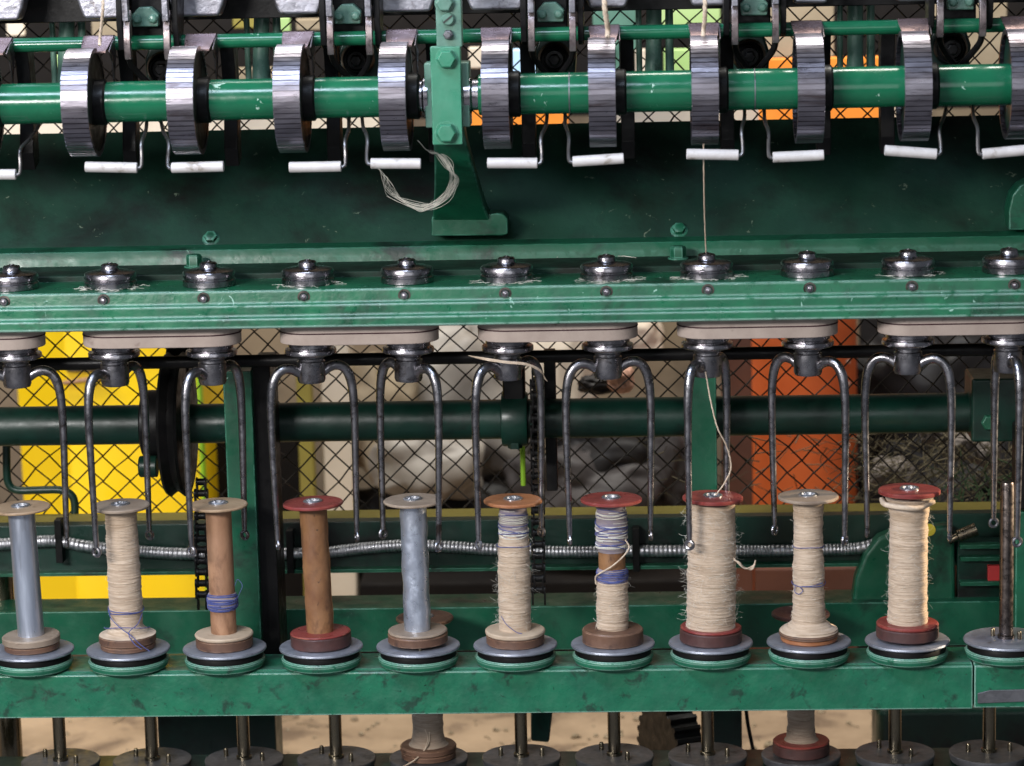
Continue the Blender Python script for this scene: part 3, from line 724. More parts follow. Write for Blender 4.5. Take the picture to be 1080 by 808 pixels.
# a second post just entering at the right edge
org2 = (Xp(1085, 240, 140), 140, CAPZ + 20)
pts = [(1064, 243), (1064, 222), (1068, 206), (1076, 196), (1088, 190), (1120, 190), (1120, 243)]
tag(MB().prism([((P(x, y, 130)).x, P(x, y, 130).z) for x, y in pts], 130, 170, 'xz').build('bearing_post', mt['green'], org=org2, bevel=2), 'rounded foot of another green bearing post at the right edge', 'bearing post')

# thin green rod with brown clips
YD = -12.; ZD = Zp(37, YD)
tag(MB().cyl((XL, YD, ZD), 7.3, XR - XL, 'x', 28).build('green_rod', mt['shaft_green'], org=(0, YD, ZD)), 'thin green rod running above the fluted rollers behind the brown clips', 'rod')
CPX = [-2, 105, 213, 315, 424, 523.5, 637, 742, 850, 962, 1071]
CL = ['at the left edge', 'left of the first pair of rocker arms', 'right of the first pair of rocker arms', 'left of the second pair of rocker arms', 'beside the green bearing post on its left',
      'beside the green bearing post on its right', 'under the thick short roving', 'under the roving of the yarn-fed roller', 'in front of the orange sheet, left half', 'in front of the orange sheet, right half', 'at the right edge']
def make_clip():
    t = thing('roving_clip', 'x', 'clip', (0, 0, 0), 'brown clips hung on the thin green rod')
    ys = [(9, 3), (4, 7.9), (-5, 8.2), (-13, 5), (-24, 1), (-33, -3), (-39, -5.5)]
    wd = [14.5, 15, 15.2, 15, 14.2, 13, 12.4]
    pts = catmull([(w, y, z) for (y, z), w in zip(ys, wd)], 4)
    b = MB(); vs = []; fs = []
    for k, p_ in enumerate(pts):
        for sx_, dz in ((-1, 0), (1, 0), (1, -1.6), (-1, -1.6)): vs.append((sx_ * p_.x, p_.y, p_.z + dz))
    n = len(pts)
    for k in range(n - 1):
        for i in range(4): fs.append((k * 4 + i, k * 4 + (i + 1) % 4, k * 4 + 4 + (i + 1) % 4, k * 4 + 4 + i))
    fs += [(0, 1, 2, 3), tuple(range(4 * n - 4, 4 * n))]
    b.add(vs, fs).build('shoe', mt['clip'], t)
    MB().prism([(-38, -6), (-20, 2), (2, 8), (6, 0), (-6, -20), (-14, -38), (-18, -38), (-24, -16)], 15, 16.3).build('side_plate', mt['blade'], t, bevel=.4)
    return t
c0 = make_clip()
for i, px in enumerate(CPX):
    c = c0 if i == 0 else copy_tree(c0)
    place(c, Xp(px, 37, YD), YD, ZD); c['label'] = 'brown metal clip on the thin green rod ' + CL[i]
# black brackets behind the rollers
def make_br():
    t = MB().prism([(-6, 4), (30, 6), (34, -40), (30, -122), (8, -128), (2, -110), (14, -60), (4, -20)], -7, 7).build('guide_bracket', mt['black'], bevel=1)
    return tag(t, 'x', 'bracket', 'black brackets behind the shaft')
b0 = make_br()
for i in range(10):
    c = b0 if i == 0 else copy_tree(b0)
    off = 36 if i < 5 else 30 if i < 6 else 26 if i < 8 else -22 if i > 8 else 20
    place(c, RX[i] + off * k_, YD, ZD); c['label'] = 'black bracket behind the ' + RLAB[i].replace('fluted steel ', '')

# white ceramic guides on wires
GD = [(-40, 17, 184, 184, 40), (90, 145, 176, 177, 155), (181, 236, 177, 175.5, 170), (305, 360, 176.5, 175.5, 368), (391, 444, 172.5, 172.5, 382), (514, 567, 172, 172, 577),
      (604, 658, 170.5, 167, 596), (724, 779, 162.5, 163.5, 785), (815, 869, 166, 163.5, 806), (933, 988, 158.5, 162.5, 998), (1036, 1090, 162.5, 157.5, 1026)]
for i, (a, c, ya, yc, top) in enumerate(GD):
    YG = -92.; pa = P(a, ya, YG); pc = P(c, yc, YG)
    t = thing('thread_guide', 'white guide tube below the ' + RLAB[i].replace('fluted steel ', ''), 'thread guide', tuple(pa), 'white guide tubes under the rollers')
    dd = (pc - pa).normalized()
    MB().tube([pa, pa + dd * .5, pc - dd * .5, pc], [4.6, 5.3, 5.3, 4.6], 24).build('ceramic_tube', mt['ceramic'], t, tuple(pa))
    e, o_ = (pc, 1) if abs(top - c) < abs(top - a) else (pa, -1)
    ex = e + Vector((o_ * 2.5, 0, 0))
    tp = P(top, ya - 50, -38)
    MB().tube(catmull([e - Vector((o_ * 8, 0, 0)), ex, ex + Vector((o_ * 1.5, 3, 8)), ex + Vector((o_ * 1, 10, 24)), tp * .5 + ex * .5 + Vector((o_ * 2, 5, 12)), tp, tp + Vector((0, 15, 12))], 5), 1.9, 8).build('wire', mt['wire'], t, tuple(pa))

# ------------------------------------------------------------------ cast cover with arches, rocker arms, brackets, knobs at the top
YC = 10.; zb = Zp(13, YC, 425); ZT = zb + 75
feet = [(-60, 19), (88, 130), (185, 231), (294, 335), (403, 454), (497, 550), (622, 660), (730, 766), (838, 872), (946, 984), (1053, 1130)]
ol = []
for i, (a, c) in enumerate(feet):
    xa_, xc_ = Xp(a, 10, YC), Xp(c, 10, YC)
    if i > 0: ol += [(xa_ - 8, zb + 26), (xa_ - 4.5, zb + 12), (xa_ - 1, zb + 3)]
    ol += [(xa_ + (0.5 if i else 0), zb), (xc_ - .5, zb)]
    if i < len(feet) - 1:
        nx = Xp(feet[i + 1][0], 10, YC); mid = (xc_ + nx) / 2
        ol += [(xc_ + 1, zb + 3), (xc_ + 4.5, zb + 12), (xc_ + 8, zb + 26)]
        ol += [(mid + (mid - xc_ - 8) * math.cos(an), zb + 28 + 26 * math.sin(an)) for an in (R(165), R(140), R(110), R(70), R(40), R(15))]
ol += [(XR, zb), (XR, ZT), (XL, ZT), (XL, zb)]
ol = [(max(XL, min(XR, x)), z) for x, z in ol]
tag(MB().prism(ol, YC, YC + 26, 'xz').build('cast_cover', mt['cast'], org=(0, YC, zb), bevel=3.5, seg=3), 'pale cast metal cover with a row of dark arches along the top edge', 'machine cover')
b = MB(); b.box(XL, XR, YC + 60, YC + 75, zb - 6, ZT)  # black sheet gives the arch hollows their shade by colour
tag(b.build('arch_shade_plate', mt['black'], org=(0, YC + 60, zb), bevel=1), 'black plate painting the shaded hollows behind the arches at the top edge', 'machine plate')
b = MB(); b.box(XL, XR, 24, 420, ZT + .3, ZT + 14)  # unseen plate added above to keep light off the sloping panel
tag(b.build('shade_deck', mt['dark_green'], org=(0, 100, ZT), bevel=1.5), 'unseen dark green deck plate added over the machine to shade the panel', 'machine plate')
arms = [(133, 22), (175, 22), (347.5, 17), (388.5, 17), (560, 13), (603.5, 13), (775, 6), (818, 4), (992, -2), (1037, -3)]
AL = ['left arm of the first rocker pair at upper left', 'right arm of the first rocker pair at upper left', 'left arm of the rocker pair before the bearing post', 'right arm of the rocker pair before the bearing post',
      'left arm of the rocker pair after the bearing post', 'right arm of the rocker pair after the bearing post', 'left arm of the rocker pair left of the orange sheet', 'right arm of the rocker pair left of the orange sheet',
      'left arm of the rightmost rocker pair', 'right arm of the rightmost rocker pair']
for i, (px, py) in enumerate(arms):
    y0 = -42; a = P(px, py, y0); x = a.x
    t = thing('rocker_arm', 'worn steel blade, ' + AL[i], 'rocker arm', tuple(a), 'pairs of rocker arms along the top')
    MB().bar([(x, y0, a.z + 70), (x, y0 - 2, a.z + 30), (x, y0, a.z)], 6.2, 9).build('upper_blade', mt['cast'], t, tuple(a), bevel=.8)
    MB().bar([(x, y0 + 14, a.z + 8), (x, y0 + 4, a.z - 6), (x, y0 + 2, a.z - 26), (x, y0 + 6, a.z - 38)], 6.8, 8).build('lower_blade', mt['blade'], t, tuple(a), bevel=.8)
    s = 1 if i % 2 == 0 else -1
    MB().tube(catmull([(x, y0 + 4, a.z - 30), (x + s * 1, y0 + 12, a.z - 44), (x + s * 8, y0 + 22, a.z - 56), (x + s * 17, y0 + 30, a.z - 68), (x + s * 20, y0 + 40, a.z - 80)], 5), 3.4, 8).build('leg', mt['black'], t, tuple(a))
    MB().prism([(y0 + 12, a.z - 30), (y0 + 4, a.z - 4), (y0 + 8, a.z + 40), (y0 + 40, a.z + 60), (y0 + 52, a.z + 20), (y0 + 40, a.z - 20), (y0 + 26, a.z - 34)], x - s * 8 - 3, x - s * 8 + 3).build('cheek', mt['black'], t, tuple(a), bevel=1)
bk = [((133 + 175) / 2, 20), ((347 + 388) / 2, 17), ((560 + 603) / 2, 15), ((775 + 818) / 2, 8), ((992 + 1037) / 2, 2)]
KL = ['at upper left', 'left of the bearing post', 'right of the bearing post', 'left of the orange sheet', 'at upper right']
for i, (px, py) in enumerate(bk):
    Y = -8.; a = P(px - 1, py, Y); w = 13
    t = thing('bolted_bracket', 'small green two-bolt bracket between rocker arms ' + KL[i], 'bracket', tuple(a), 'small green brackets between the rocker arms')
    MB().prism([(a.x - w, a.z - 8), (a.x + w, a.z - 8), (a.x + w + 1, a.z + 4), (a.x + 6, a.z + 12), (a.x - 6, a.z + 12), (a.x - w - 1, a.z + 4)], Y, Y + 14, 'xz').build('plate', mt['palegreen'], t, tuple(a), bevel=1.5)
    for s in (-1, 1): MB().lathe([(4.6, 0), (4.4, 3), (2.8, 4.6), (0, 5)], (a.x + s * 8, Y, a.z), 'y', 20).build('bolt_head', mt['palegreen'], t, tuple(a))
    MB().box(a.x - 17, a.x + 17, Y + 14.5, Y + 40, a.z - 24, a.z + 70).build('block', mt['black'], t, tuple(a), bevel=2)
kn = [(172, 72), (377, 63), (585, 62), (790, 59), (1003, 51)]
for i, (px, py) in enumerate(kn):
    Y = 60.; a = P(px, py, Y)
    t = thing('end_boss', 'dark round boss under the bolted bracket ' + KL[i], 'boss', tuple(a), 'round bosses under the rocker arms')
    MB().prism([(a.x - 20, a.z - 24), (a.x + 20, a.z - 24), (a.x + 22, a.z + 2), (a.x + 16, a.z + 20), (a.x - 16, a.z + 21), (a.x - 21, a.z + 8)], Y + 12, Y + 60, 'xz').build('casting', mt['dark_green'], t, tuple(a), bevel=3)
    MB().lathe([(17, -12), (17.5, -2), (15, 4), (13.5, 3), (11.5, 8), (10, 7), (9, 12), (0, 12)], (a.x, Y, a.z), 'y', 36).build('ring', mt['black'], t, tuple(a))
    b = MB(); b.hexbolt((a.x, Y - 12, a.z), 6.5, 7); b.build('hex_nut', mt['black'], t, tuple(a), bevel=.6)
for i, (px, lb) in enumerate(((72, 'second arch from the left'), (277, 'arch left of the second rocker pair'), (690, 'arch between the two rovings'), (902, 'arch in front of the orange sheet'))):
    Y = 120.; a = P(px, 110, Y); c = P(px, -30, Y)
    b = MB(); b.tube([(a.x, Y, a.z), (a.x, Y, a.z + 50), (c.x, Y, c.z)], [12, 8.5, 8], 20)
    b.tube([(a.x + 17, Y + 8, a.z), (a.x + 17, Y + 8, c.z)], [5, 4], 12)
    b.tube([(a.x - 15, Y + 10, a.z), (a.x - 15, Y + 10, c.z)], [3.5, 3], 12)
    tag(b.build('cast_column', mt['palegreen'], org=(a.x, Y, a.z)), 'pale green cast column behind the rod, under the ' + lb, 'column', 'pale cast columns behind the thin rod')
# ------------------------------------------------------------------ threads
def strand(name, pts, r, m, label, cat='thread', n=3):
    b = MB(); cp = catmull(pts, 8); o = tuple(cp[-1])
    for k in range(n):
        ph = k * 2.09
        b.tube([p_ + Vector((math.cos(j * .8 + ph), math.sin(j * .8 + ph), 0)) * r * .5 for j, p_ in enumerate(cp)], r * .6, 6)
    return tag(b.build(name, m, org=o, ang=80), label, cat)
ytop = -100
for px, ex, lb, r in ((108, 105.5, 'thick cream roving dropping onto the fourth roller left of the bearing post', 1.6), (637, 641, 'thick cream roving dropping from the top onto the second roller right of the post', 2.6), (743, 742, 'thick cream roving dropping onto the roller that feeds the yarn', 2.2)):
    sy = 46 if px < 200 else 37
    strand('roving', [P(px, -25, -60), P(px + .6, 5, -72), P((px + ex) / 2 + .7, 22, -66), P(ex, sy - 6, -58), P(ex - .3, sy + 2, -62)], r, mt['strand'], lb, 'roving')
strand('yarn', [P(742, 152, -86), P(742.3, 185, -70), P(743, 225, -38), Vector((COLX[7] - .5, 0, CAPZ + 25))], .75, mt['strand'], 'single yarn running from a roller straight down to a steel cap', 'yarn')
xh = COLX[7]
strand('yarn', [P(744, 392, -16), P(750, 425, -24), P(757, 452, -26), P(766, 470, -20), P(771, 492, -16), P(765, 508, -14), P(755, 522, -18)], .8, mt['strand'], 'loose yarn trailing from a flyer hub over the middle post to the fat bobbin', 'yarn')
b = MB()
rng = random.Random(3)
for k in range(34):
    o0 = rng.gauss(0, 2.2); o1 = rng.gauss(0, 3)
    pts = [P(441 + o0, 148, -50), P(452 + o1 * .4, 160 + o1 * .3, -45), P(464 + o0, 163, -40), P(474 + o0, 176 + o1 * .3, -35), P(479 + o1 * .7, 191 + o0, -30), P(471 + o1 * .7, 207 + o0, -20), P(450 + o0, 219 + o1 * .5, -10), P(428 + o1, 214 + o1 * .8, 0), P(412 + o0 * 2, 200 + o1, 10), P(404 + o1, 182 + o1, 20)]
    s0 = rng.randint(0, 4); s1 = rng.randint(6, 10)
    b.tube(catmull(pts[s0:s1], 5), .21, 4)
tag(b.build('thread_tangle', mt['white_strand'], org=tuple(P(440, 215, 0)), ang=80), 'curled tangle of fine white fibres hanging beside the bearing post', 'thread tangle')
b = MB()
for k in range(7):
    o0 = rng.gauss(0, 1.5)
    b.tube(catmull([P(500 + o0 * 3, 377 + o0, -20), P(515, 380 + o0, -32), P(535, 383 + o0, -34), P(555, 385 + o0, -30), P(570, 392 + o0, -20), P(577 + o0, 402 + o0, -8)], 5), .35, 4)
tag(b.build('fibre_wisp', mt['strand'], org=tuple(P(535, 383, -34)), ang=80), 'wisp of stray fibres across the flyer hub over the orange-brown topped bobbin', 'fibres')
b = MB()
for k in range(12):
    o0 = rng.gauss(0, 2); z = CAPZ + 7.2
    q = [Q(570 + o0 * 5, 268 + o0, z), Q(600, 262 + o0 * .7, z + 1), Q(625, 264 + o0 * .4, z), Q(650 + o0 * 6, 270 + o0 * .5, z)]
    b.tube(catmull(q, 5), .3, 4)
tag(b.build('fibre_wisp', mt['white_strand'], org=tuple(Q(610, 264, CAPZ + 7)), ang=80), 'pale flat wisp of fibres on the rail bed left of the yarn-fed cap', 'fibres')
b = MB()
z = CAPZ + 7.5
b.tube(catmull([Q(108, 242, z + 14), Q(100, 252, z), Q(97, 262, z), Q(88, 268, z), Q(82, 274, z)], 5), .6, 5); b.tube(catmull([Q(97, 262, z), Q(99, 267, z), Q(100, 272, z)], 5), .6, 5)
tag(b.build('blue_thread', mt['blue'], org=tuple(Q(97, 262, z))), 'dark blue thread scrap lying on the rail bed at left', 'thread scrap')

# ------------------------------------------------------------------ machinery behind the flyers
Y = 62.; a = Zp(376.5, Y)
tag(MB().cyl((XL, Y, a), 6.8, XR - XL, 'x', 20).build('black_rod', mt['black'], org=(0, Y, a)), 'long black rod running just behind the flyer hubs', 'rod')
YS = 170.; ZS = Zp(442, YS); RSH = 21 * mmpx(YS)
tag(MB().cyl((XL, YS, ZS), RSH, XR - XL, 'x', 40).build('line_shaft', mt['dark_green'], org=(0, YS, ZS)), 'thick dark green line shaft crossing behind the flyer arms', 'shaft')
# pulley
x = Xp(187, 440, YS)
o = (x, YS, ZS)
t = thing('pulley', 'large black pulley on the line shaft before the yellow cabinet', 'pulley', o)
s = mmpx(YS)
MB().lathe([(20, -12), (70, -12), (78, -11), (80, -8), (76, -3), (74, 0), (76, 3), (80, 8), (78, 11), (70, 12), (20, 12)], o, 'x', 64).build('wheel', mt['black'], t, o)
MB().lathe([(34, -38), (38, -36), (38, -14), (36, -13)], o, 'x', 40).build('hub', mt['black'], t, o)
MB().lathe([(40, -15), (40, -12.5)], o, 'x', 40).build('collar', mt['palegreen'], t, o)
b = MB(); b.lathe([(11, -40), (12, -38), (12, -20)], (x, YS - 26, ZS - 42), 'x', 16); b.build('clamp_bolt', mt['dark_green'], t, o, bevel=1)
MB().cyl((x - 12, YS + 30, ZS + 60), 26, 26, 'x', 32, 2).build('tension_block', mt['black'], t, o)
# coupling and sprocket
x = Xp(543, 440, YS); o = (x, YS, ZS)
t = thing('shaft_collar', 'dark green collar clamped on the line shaft beside the tall chain', 'collar', o)
b = MB().lathe([(RSH, -15), (29, -14), (30, -12), (30, 12), (29, 14), (RSH, 15)], o, 'x', 40); b.build('ring', mt['dark_green'], t, o)
MB().box(x - 12, x + 12, YS - 16, YS + 16, ZS + 20, ZS + 62).build('clamp', mt['black'], t, o, bevel=3)
MB().cyl((x, YS - 12, ZS - 30), 8, 14, 'z', 6).build('bolt', mt['dark_green'], t, o)
def gear(name, label, o, r, w, n, m, rz=0, parent=None):
    b = MB(); pts = []
    for k in range(n):
        for da, rr in ((-.30, r - 5), (-.16, r), (.16, r), (.30, r - 5)):
            a = 2 * math.pi * (k + da) / n; pts.append((rr * math.cos(a), rr * math.sin(a)))
    b.prism(pts, -w, w, 'yz')
    mm = Matrix.Rotation(rz, 3, 'Z'); b.v = [mm @ v + Vector(o) for v in b.v]
    return tag(b.build(name, m, org=o, bevel=.6), label, 'gear')
gear('sprocket', 'black toothed sprocket on the line shaft carrying the tall chain', (Xp(567, 440, YS), YS, ZS), 46, 4, 22, mt['black'])
def chain(px, y0, y1, Yc, label):
    a = P(px, y0, Yc); c = P(px + (y1 - y0) * .01, y1, Yc); o = tuple(c)
    t = thing('drive_chain', label, 'chain', o)
    n = max(4, int((a.z - c.z) / 12.7))
    for k in range(n):
        z = a.z - (k + .5) * 12.7; x = a.x + (c.x - a.x) * k / n; w = 6.6 if k % 2 else 4.6
        b = MB(); b.cyl((x - w, Yc, z + 6), 3.9, 2 * w, 'x', 14)
        for s_ in (-1, 1):
            pl = []
            for an in range(0, 181, 30): pl.append((Yc + 5.2 * math.cos(R(an)), z + 6 + 5.2 * math.sin(R(an))))
            pl += [(Yc - 3.6, z)]
            for an in range(180, 361, 30): pl.append((Yc + 5.2 * math.cos(R(an)), z - 6.6 + 5.2 * math.sin(R(an))))
            pl += [(Yc + 3.6, z)]
            b.prism(pl, x + s_ * w - .9, x + s_ * w + .9, 'yz')
        b.build('chain_link', mt['black'], t, o)
    return t
chain(566, 392, 642, YS - 48, 'tall black roller chain hanging from the line shaft behind the orange-brown topped bobbin')
chain(212, 508, 640, YS - 30, 'short black roller chain hanging before the yellow cabinet')
b = MB(); p = P(584, 372, YS); q = P(577, 520, YS); b.box(q.x - 1, p.x + 1, YS + 10, YS + 30, q.z, p.z)
tag(b.build('chain_guard', mt['black'], org=(p.x, YS + 20, q.z), bevel=1), 'narrow black guard strip beside the tall chain', 'guard')
b = MB(); b.tube([P(552, 512, 300), P(551, 465, 300), P(549, 410, 300)], 3, 8)
tag(b.build('lime_rod', mt['lime'], org=tuple(P(552, 512, 300))), 'thin bright green rod standing left of the tall chain', 'rod')
# bracket at the right on the line shaft
a = P(1025, 400, 130); c = P(1075, 466, 130); o = (a.x, 130, c.z)
t = thing('shaft_bearing', 'dark green bearing box with a hex bolt at the right end of the line shaft', 'bearing', o)
MB().box(a.x, c.x, 130, 200, c.z, a.z).build('housing', mt['dark_green'], t, o, bevel=3)
p = P(1043, 445, 130); b = MB(); b.hexbolt((p.x, 130, p.z), 9, 7); b.build('hex_bolt', mt['green'], t, o, bevel=.6)

# posts
def post(x0, x1, ytop, Y0, Y1, lab, dark=None, zb_=-ZF):
    a = P(x0, ytop + 60, Y0); c = P(x1, ytop + 60, Y0); top = P(x0, ytop, Y0).z; zb_ = ZB + 8; o = ((a.x + c.x) / 2, Y0, zb_)
    t = thing('frame_post', lab, 'post', o, 'green posts behind the bobbins')
    MB().box(a.x, c.x, Y0, Y1, zb_, top).build('upright', mt['green'], t, o, bevel=1.5)
    if dark:
        d0 = P(dark[0], ytop + 60, Y0 + 12); d1 = P(dark[1], ytop + 60, Y0 + 12)
        MB().box(d0.x, d1.x, Y0 + 12, Y1 + 30, zb_, top + 8).build('side_plate', mt['black'], t, o, bevel=1.5)
    return t
post(237, 267, 392, 75, 120, 'green post with a black side plate behind the tan bobbin', (267.5, 287))
post(727.5, 756, 396, 75, 120, 'middle green post rising behind the fat fuzzy bobbin')
post(1071, 1110, 540, 75, 120, 'short green post behind the bare spindle at the right edge')
b = MB(); a = P(1073, 452, 66); c = P(1110, 562, 66); b.box(a.x, c.x, 66, 110, P(1073, 538, 66).z, a.z)
tag(b.build('junction_box', mt['black'], org=(a.x, 66, c.z), bevel=3), 'black box on top of the short right-hand post', 'box')
# beams
Yb = 190.; z0 = Zp(686, Yb); z1_ = Zp(640, Yb)
def beam(Y0, z0, z1_, lab, top=None, m='green'):
    o = (0, Y0, z0); t = thing('cross_beam', lab, 'beam', o)
    MB().box(XL, XR, Y0, Y0 + 20, z0, z1_).build('web', mt[m], t, o, bevel=1.2)
    MB().box(XL, XR, Y0 + 20.3, Y0 + 62, z1_ - 6, z1_ - .5).build('flange', mt[top or m], t, o, bevel=.8)
    return t
beam(Yb, z0, z1_, 'green cross beam directly behind the feet of the bobbins')
Y2 = 235.; z2 = Zp(599, Y2); z3 = Zp(548, Y2)
bm_ = beam(Y2, z2, z3, 'dark green cross beam with a conduit along its face', 'olive', 'dark_green')
MB().box(XL, XR, Y2 - 14, Y2 - .3, z2, z2 + 4).build('lower_flange', mt['green'], bm_, (0, Y2, z2), bevel=.6)
# conduit
Yc = Y2 - 9
cp = catmull([P(x, y, Yc) for x, y in ((-60, 576), (0, 574), (40, 571), (62, 571), (90, 576), (130, 580), (170, 583), (230, 585), (290, 584), (340, 583), (385, 578), (430, 575), (480, 577), (530, 580), (600, 582), (670, 581), (730, 581), (800, 581), (860, 580), (905, 578), (935, 570), (960, 566))], 30)
fine = []; rr = []; L_ = 0
acc = 0; last = cp[0]
for a, c in zip(cp, cp[1:]):
    d_ = (c - a).length; k = max(1, int(round(d_ / .9)))
    for j in range(k):
        fine.append(a + (c - a) * (j / k)); rr.append(6.7 + .36 * math.cos(len(fine) * 2 * math.pi / 5))
o = tuple(P(540, 580, Yc))
t = thing('conduit', 'ribbed metal conduit running along the dark cross beam', 'conduit', o)
MB().tube(fine, rr, 12).build('hose', mt['conduit'], t, o)
for px, py in ((62, 572), (306, 583), (671, 581)):
    p = P(px, py, Yc - 6); MB().box(p.x - 4, p.x + 4, Yc - 8, Y2 - .5, p.z - 24, p.z + 26).build('strap', mt['black'], t, o, bevel=.8)
# green pipe at left
tag(MB().tube(catmull([P(7, 430, 300), P(7, 490, 300), P(9, 510, 300), P(18, 517, 300), P(40, 517, 300), P(64, 517, 300), P(76, 523, 300), P(79, 535, 300), P(78, 552, 300)], 6), 4.6, 12).build('bent_pipe', mt['dark_green'], org=tuple(P(78, 552, 300))), 'thin bent green pipe before the yellow cabinet at left', 'pipe')
# motor
Ym = 205.; o = tuple(P(950, 640, Ym))
t = thing('motor', 'green motor housing with a red switch behind the sunlit bobbin', 'motor', o)
ol = [(898, 639), (902, 610), (912, 585), (926, 567), (945, 560), (1002, 554), (1007, 575), (1008, 637)]
MB().prism([(P(x, y, Ym).x, P(x, y, Ym).z) for x, y in ol], Ym, Ym + 26, 'xz').build('cover', mt['green'], t, o, bevel=5, seg=3)
a = P(1010, 572, Ym); c = P(1066, 640, Ym); MB().box(a.x, c.x, Ym + 4, Ym + 25, c.z, a.z).build('case', mt['dark_green'], t, o, bevel=2)
for yy in (573, 586, 612):
    a = P(1012, yy, Ym); c = P(1058, yy + 4, Ym); MB().box(a.x, c.x, Ym - 8, Ym + 3.7, c.z, a.z).build('fin', mt['green'], t, o, bevel=.8)
a = P(1042, 597, Ym - 4); c = P(1056, 613, Ym - 4); MB().box(a.x, c.x, Ym - 4, Ym + 3.8, c.z, a.z).build('switch', mt['label_red'], t, o, bevel=1.2)
p = P(980, 559, Ym - 1); MB().lathe([(7, 0), (7, .8), (0, .9)], (p.x, Ym - .2, p.z), 'y', 20).build('sticker', mt['label_yellow'], t, o)
tag(MB().tube([P(1000, 571, 195), P(1010, 566, 195), P(1011, 565.5, 195), P(1030, 558, 195)], [4, 4.5, 6.8, 7.2], 14).build('brass_fitting', mt['brass'], org=tuple(P(1015, 565, 195))), 'tilted brass pipe fitting above the motor case', 'fitting')
# things below the bars
def lowbox(x0, x1, Y0, d_, y0, name, m, lab, cat, bevel=2):
    a = P(x0, y0, Y0); c = P(x1, y0, Y0)
    b = MB(); b.box(a.x, c.x, Y0, Y0 + d_, -ZF, a.z); return tag(b.build(name, mt[m], org=((a.x + c.x) / 2, Y0, -ZF), bevel=bevel), lab, cat)
lowbox(163, 288, 290, 60, 700, 'leg_panel', 'dark_green', 'dark green leg panel below the bar under the tan bobbin', 'machine leg')
lowbox(750, 782, 290, 50, 700, 'machine_leg', 'dark_green', 'narrow dark green leg behind the black toothed wheel', 'machine leg')
lowbox(925, 1100, 420, 90, 745, 'lower_gearbox', 'dark_green', 'dark gearbox mass below the bar at lower right', 'gearbox', 14)
a = P(11, 790, 260); tag(MB().cyl((a.x, 260, -ZF), 14, 620 - 200, 'z', 28).build('brass_column', mt['brass'], org=(a.x, 260, -ZF)), 'olive brass column below the bar at the left edge', 'column')
gear('toothed_wheel', 'black toothed wheel below the bar left of the narrow leg', tuple(P(708, 792, 330)), 62, 17, 26, mt['black'], R(24))
a = P(560, 750, 250); c = P(584, 782, 250); tag(MB().prism([(a.x, a.z + 20), (a.x - 1, c.z), (a.x + 20, c.z - 2), (a.x + 25, a.z), (a.x + 20, a.z + 20)], 250, 290, 'xz').build('hanging_block', mt['dark_green'], org=(a.x, 250, a.z), bevel=3), 'small dark block hanging below the bar beside a lower spindle', 'block')
tag(MB().tube(catmull([P(786, 740, 300), P(789, 765, 300), P(795, 795, 300), P(800, 830, 300)], 5), 2.2, 8).build('cable', mt['black'], org=tuple(P(795, 795, 300))), 'thin black cable hanging right of the narrow leg', 'cable')

# ------------------------------------------------------------------ wire mesh
YM = 330.; zt = Zp(-30, YM); zb2 = Zp(556, YM); pw = 30.6; phh = 29.6
b = MB(); nx = int((XR - XL + 200) / (pw / 2)); nz = int((zt - zb2) / (phh / 2)) + 1
rng = random.Random(5)
jx = {}
def node(i, j):
    if (i, j) not in jx: jx[(i, j)] = (rng.gauss(0, .9) + 5 * mnoise.noise(Vector((i * .07, j * .09, 3))), rng.gauss(0, .9) + 5 * mnoise.noise(Vector((i * .07, j * .09, 9))))
    a, c = jx[(i, j)]; return XL - 100 + i * pw / 2 + a, zb2 + j * phh / 2 + c
for i in range(nx):
    pts = []
    for j in range(nz + 1):
        on = i + ((i + j) % 2)
        x, z = node(on, j); dy = 1.5 if on > i else -1.5
        pts.append((x, YM + dy, z))
    b.tube(pts, 1.35, 5)
tag(b.build('wire_mesh', mt['mesh'], org=(0, YM, zb2), ang=80), 'dark diamond wire mesh screen behind the whole machine', 'wire mesh')

# ------------------------------------------------------------------ heap of things behind the mesh
def pbox(name, m, lab, cat, x0, x1, y0, y1, Y0, d_, bevel=4, rz=0, ground=False):
    a = P(x0, y0, Y0); c = P(x1, y1, Y0); zl = -ZF if ground else c.z
    o = ((a.x + c.x) / 2, Y0, zl)
    ob = MB().box(a.x, c.x, Y0, Y0 + d_, zl, a.z).build(name, mt[m], org=o, bevel=bevel)
    ob.rotation_euler.z = rz; return tag(ob, lab, cat)
# yellow cabinet: two panels meeting at a corner
Y0 = 1150.
o = tuple(P(68, 640, Y0)); o = (o[0], Y0, -ZF)
t = thing('yellow_cabinet', 'bright yellow cabinet behind the mesh at left', 'cabinet', o)
a = P(67, 345, Y0); c = P(206, 345, Y0); e = P(9, 345, Y0 + 40)
MB().prism([(a.x, Y0), (c.x, Y0 + 10), (c.x, Y0 + 260), (e.x, Y0 + 260), (e.x, Y0 + 75)], -ZF + 110, a.z, 'xy').build('body', mt['yellow'], t, o, bevel=3)
p = P(62, 396, Y0 - 6); q = P(130, 404, Y0 - 6); MB().tube([P(66, 404, Y0 - 8), P(95, 400, Y0 - 12), P(128, 393, Y0 - 8)], 3, 8).build('strap', mt['tan'], t, o)
p = P(70, 383, Y0 - 4); q = P(118, 391, Y0 - 4); MB().box(p.x, q.x, Y0 - 12, Y0 + 6, q.z, p.z).build('latch_bar', mt['brass'], t, o, bevel=2)
for xx in (a.x + 20, c.x - 30): MB().box(xx, xx + 22, Y0 + 40, Y0 + 80, -ZF, -ZF + 111).build('leg', mt['black'], t, o, bevel=2)
pbox('lime_board', 'lime', 'narrow lime board beside the yellow cabinet', 'board', 208, 217, 350, 640, 1140, 30, 2, ground=True)
pbox('dark_board', 'dark_wood', 'dark brown board leaning behind the first green post', 'board', 205, 335, 440, 640, 1300, 40, 3, ground=True)
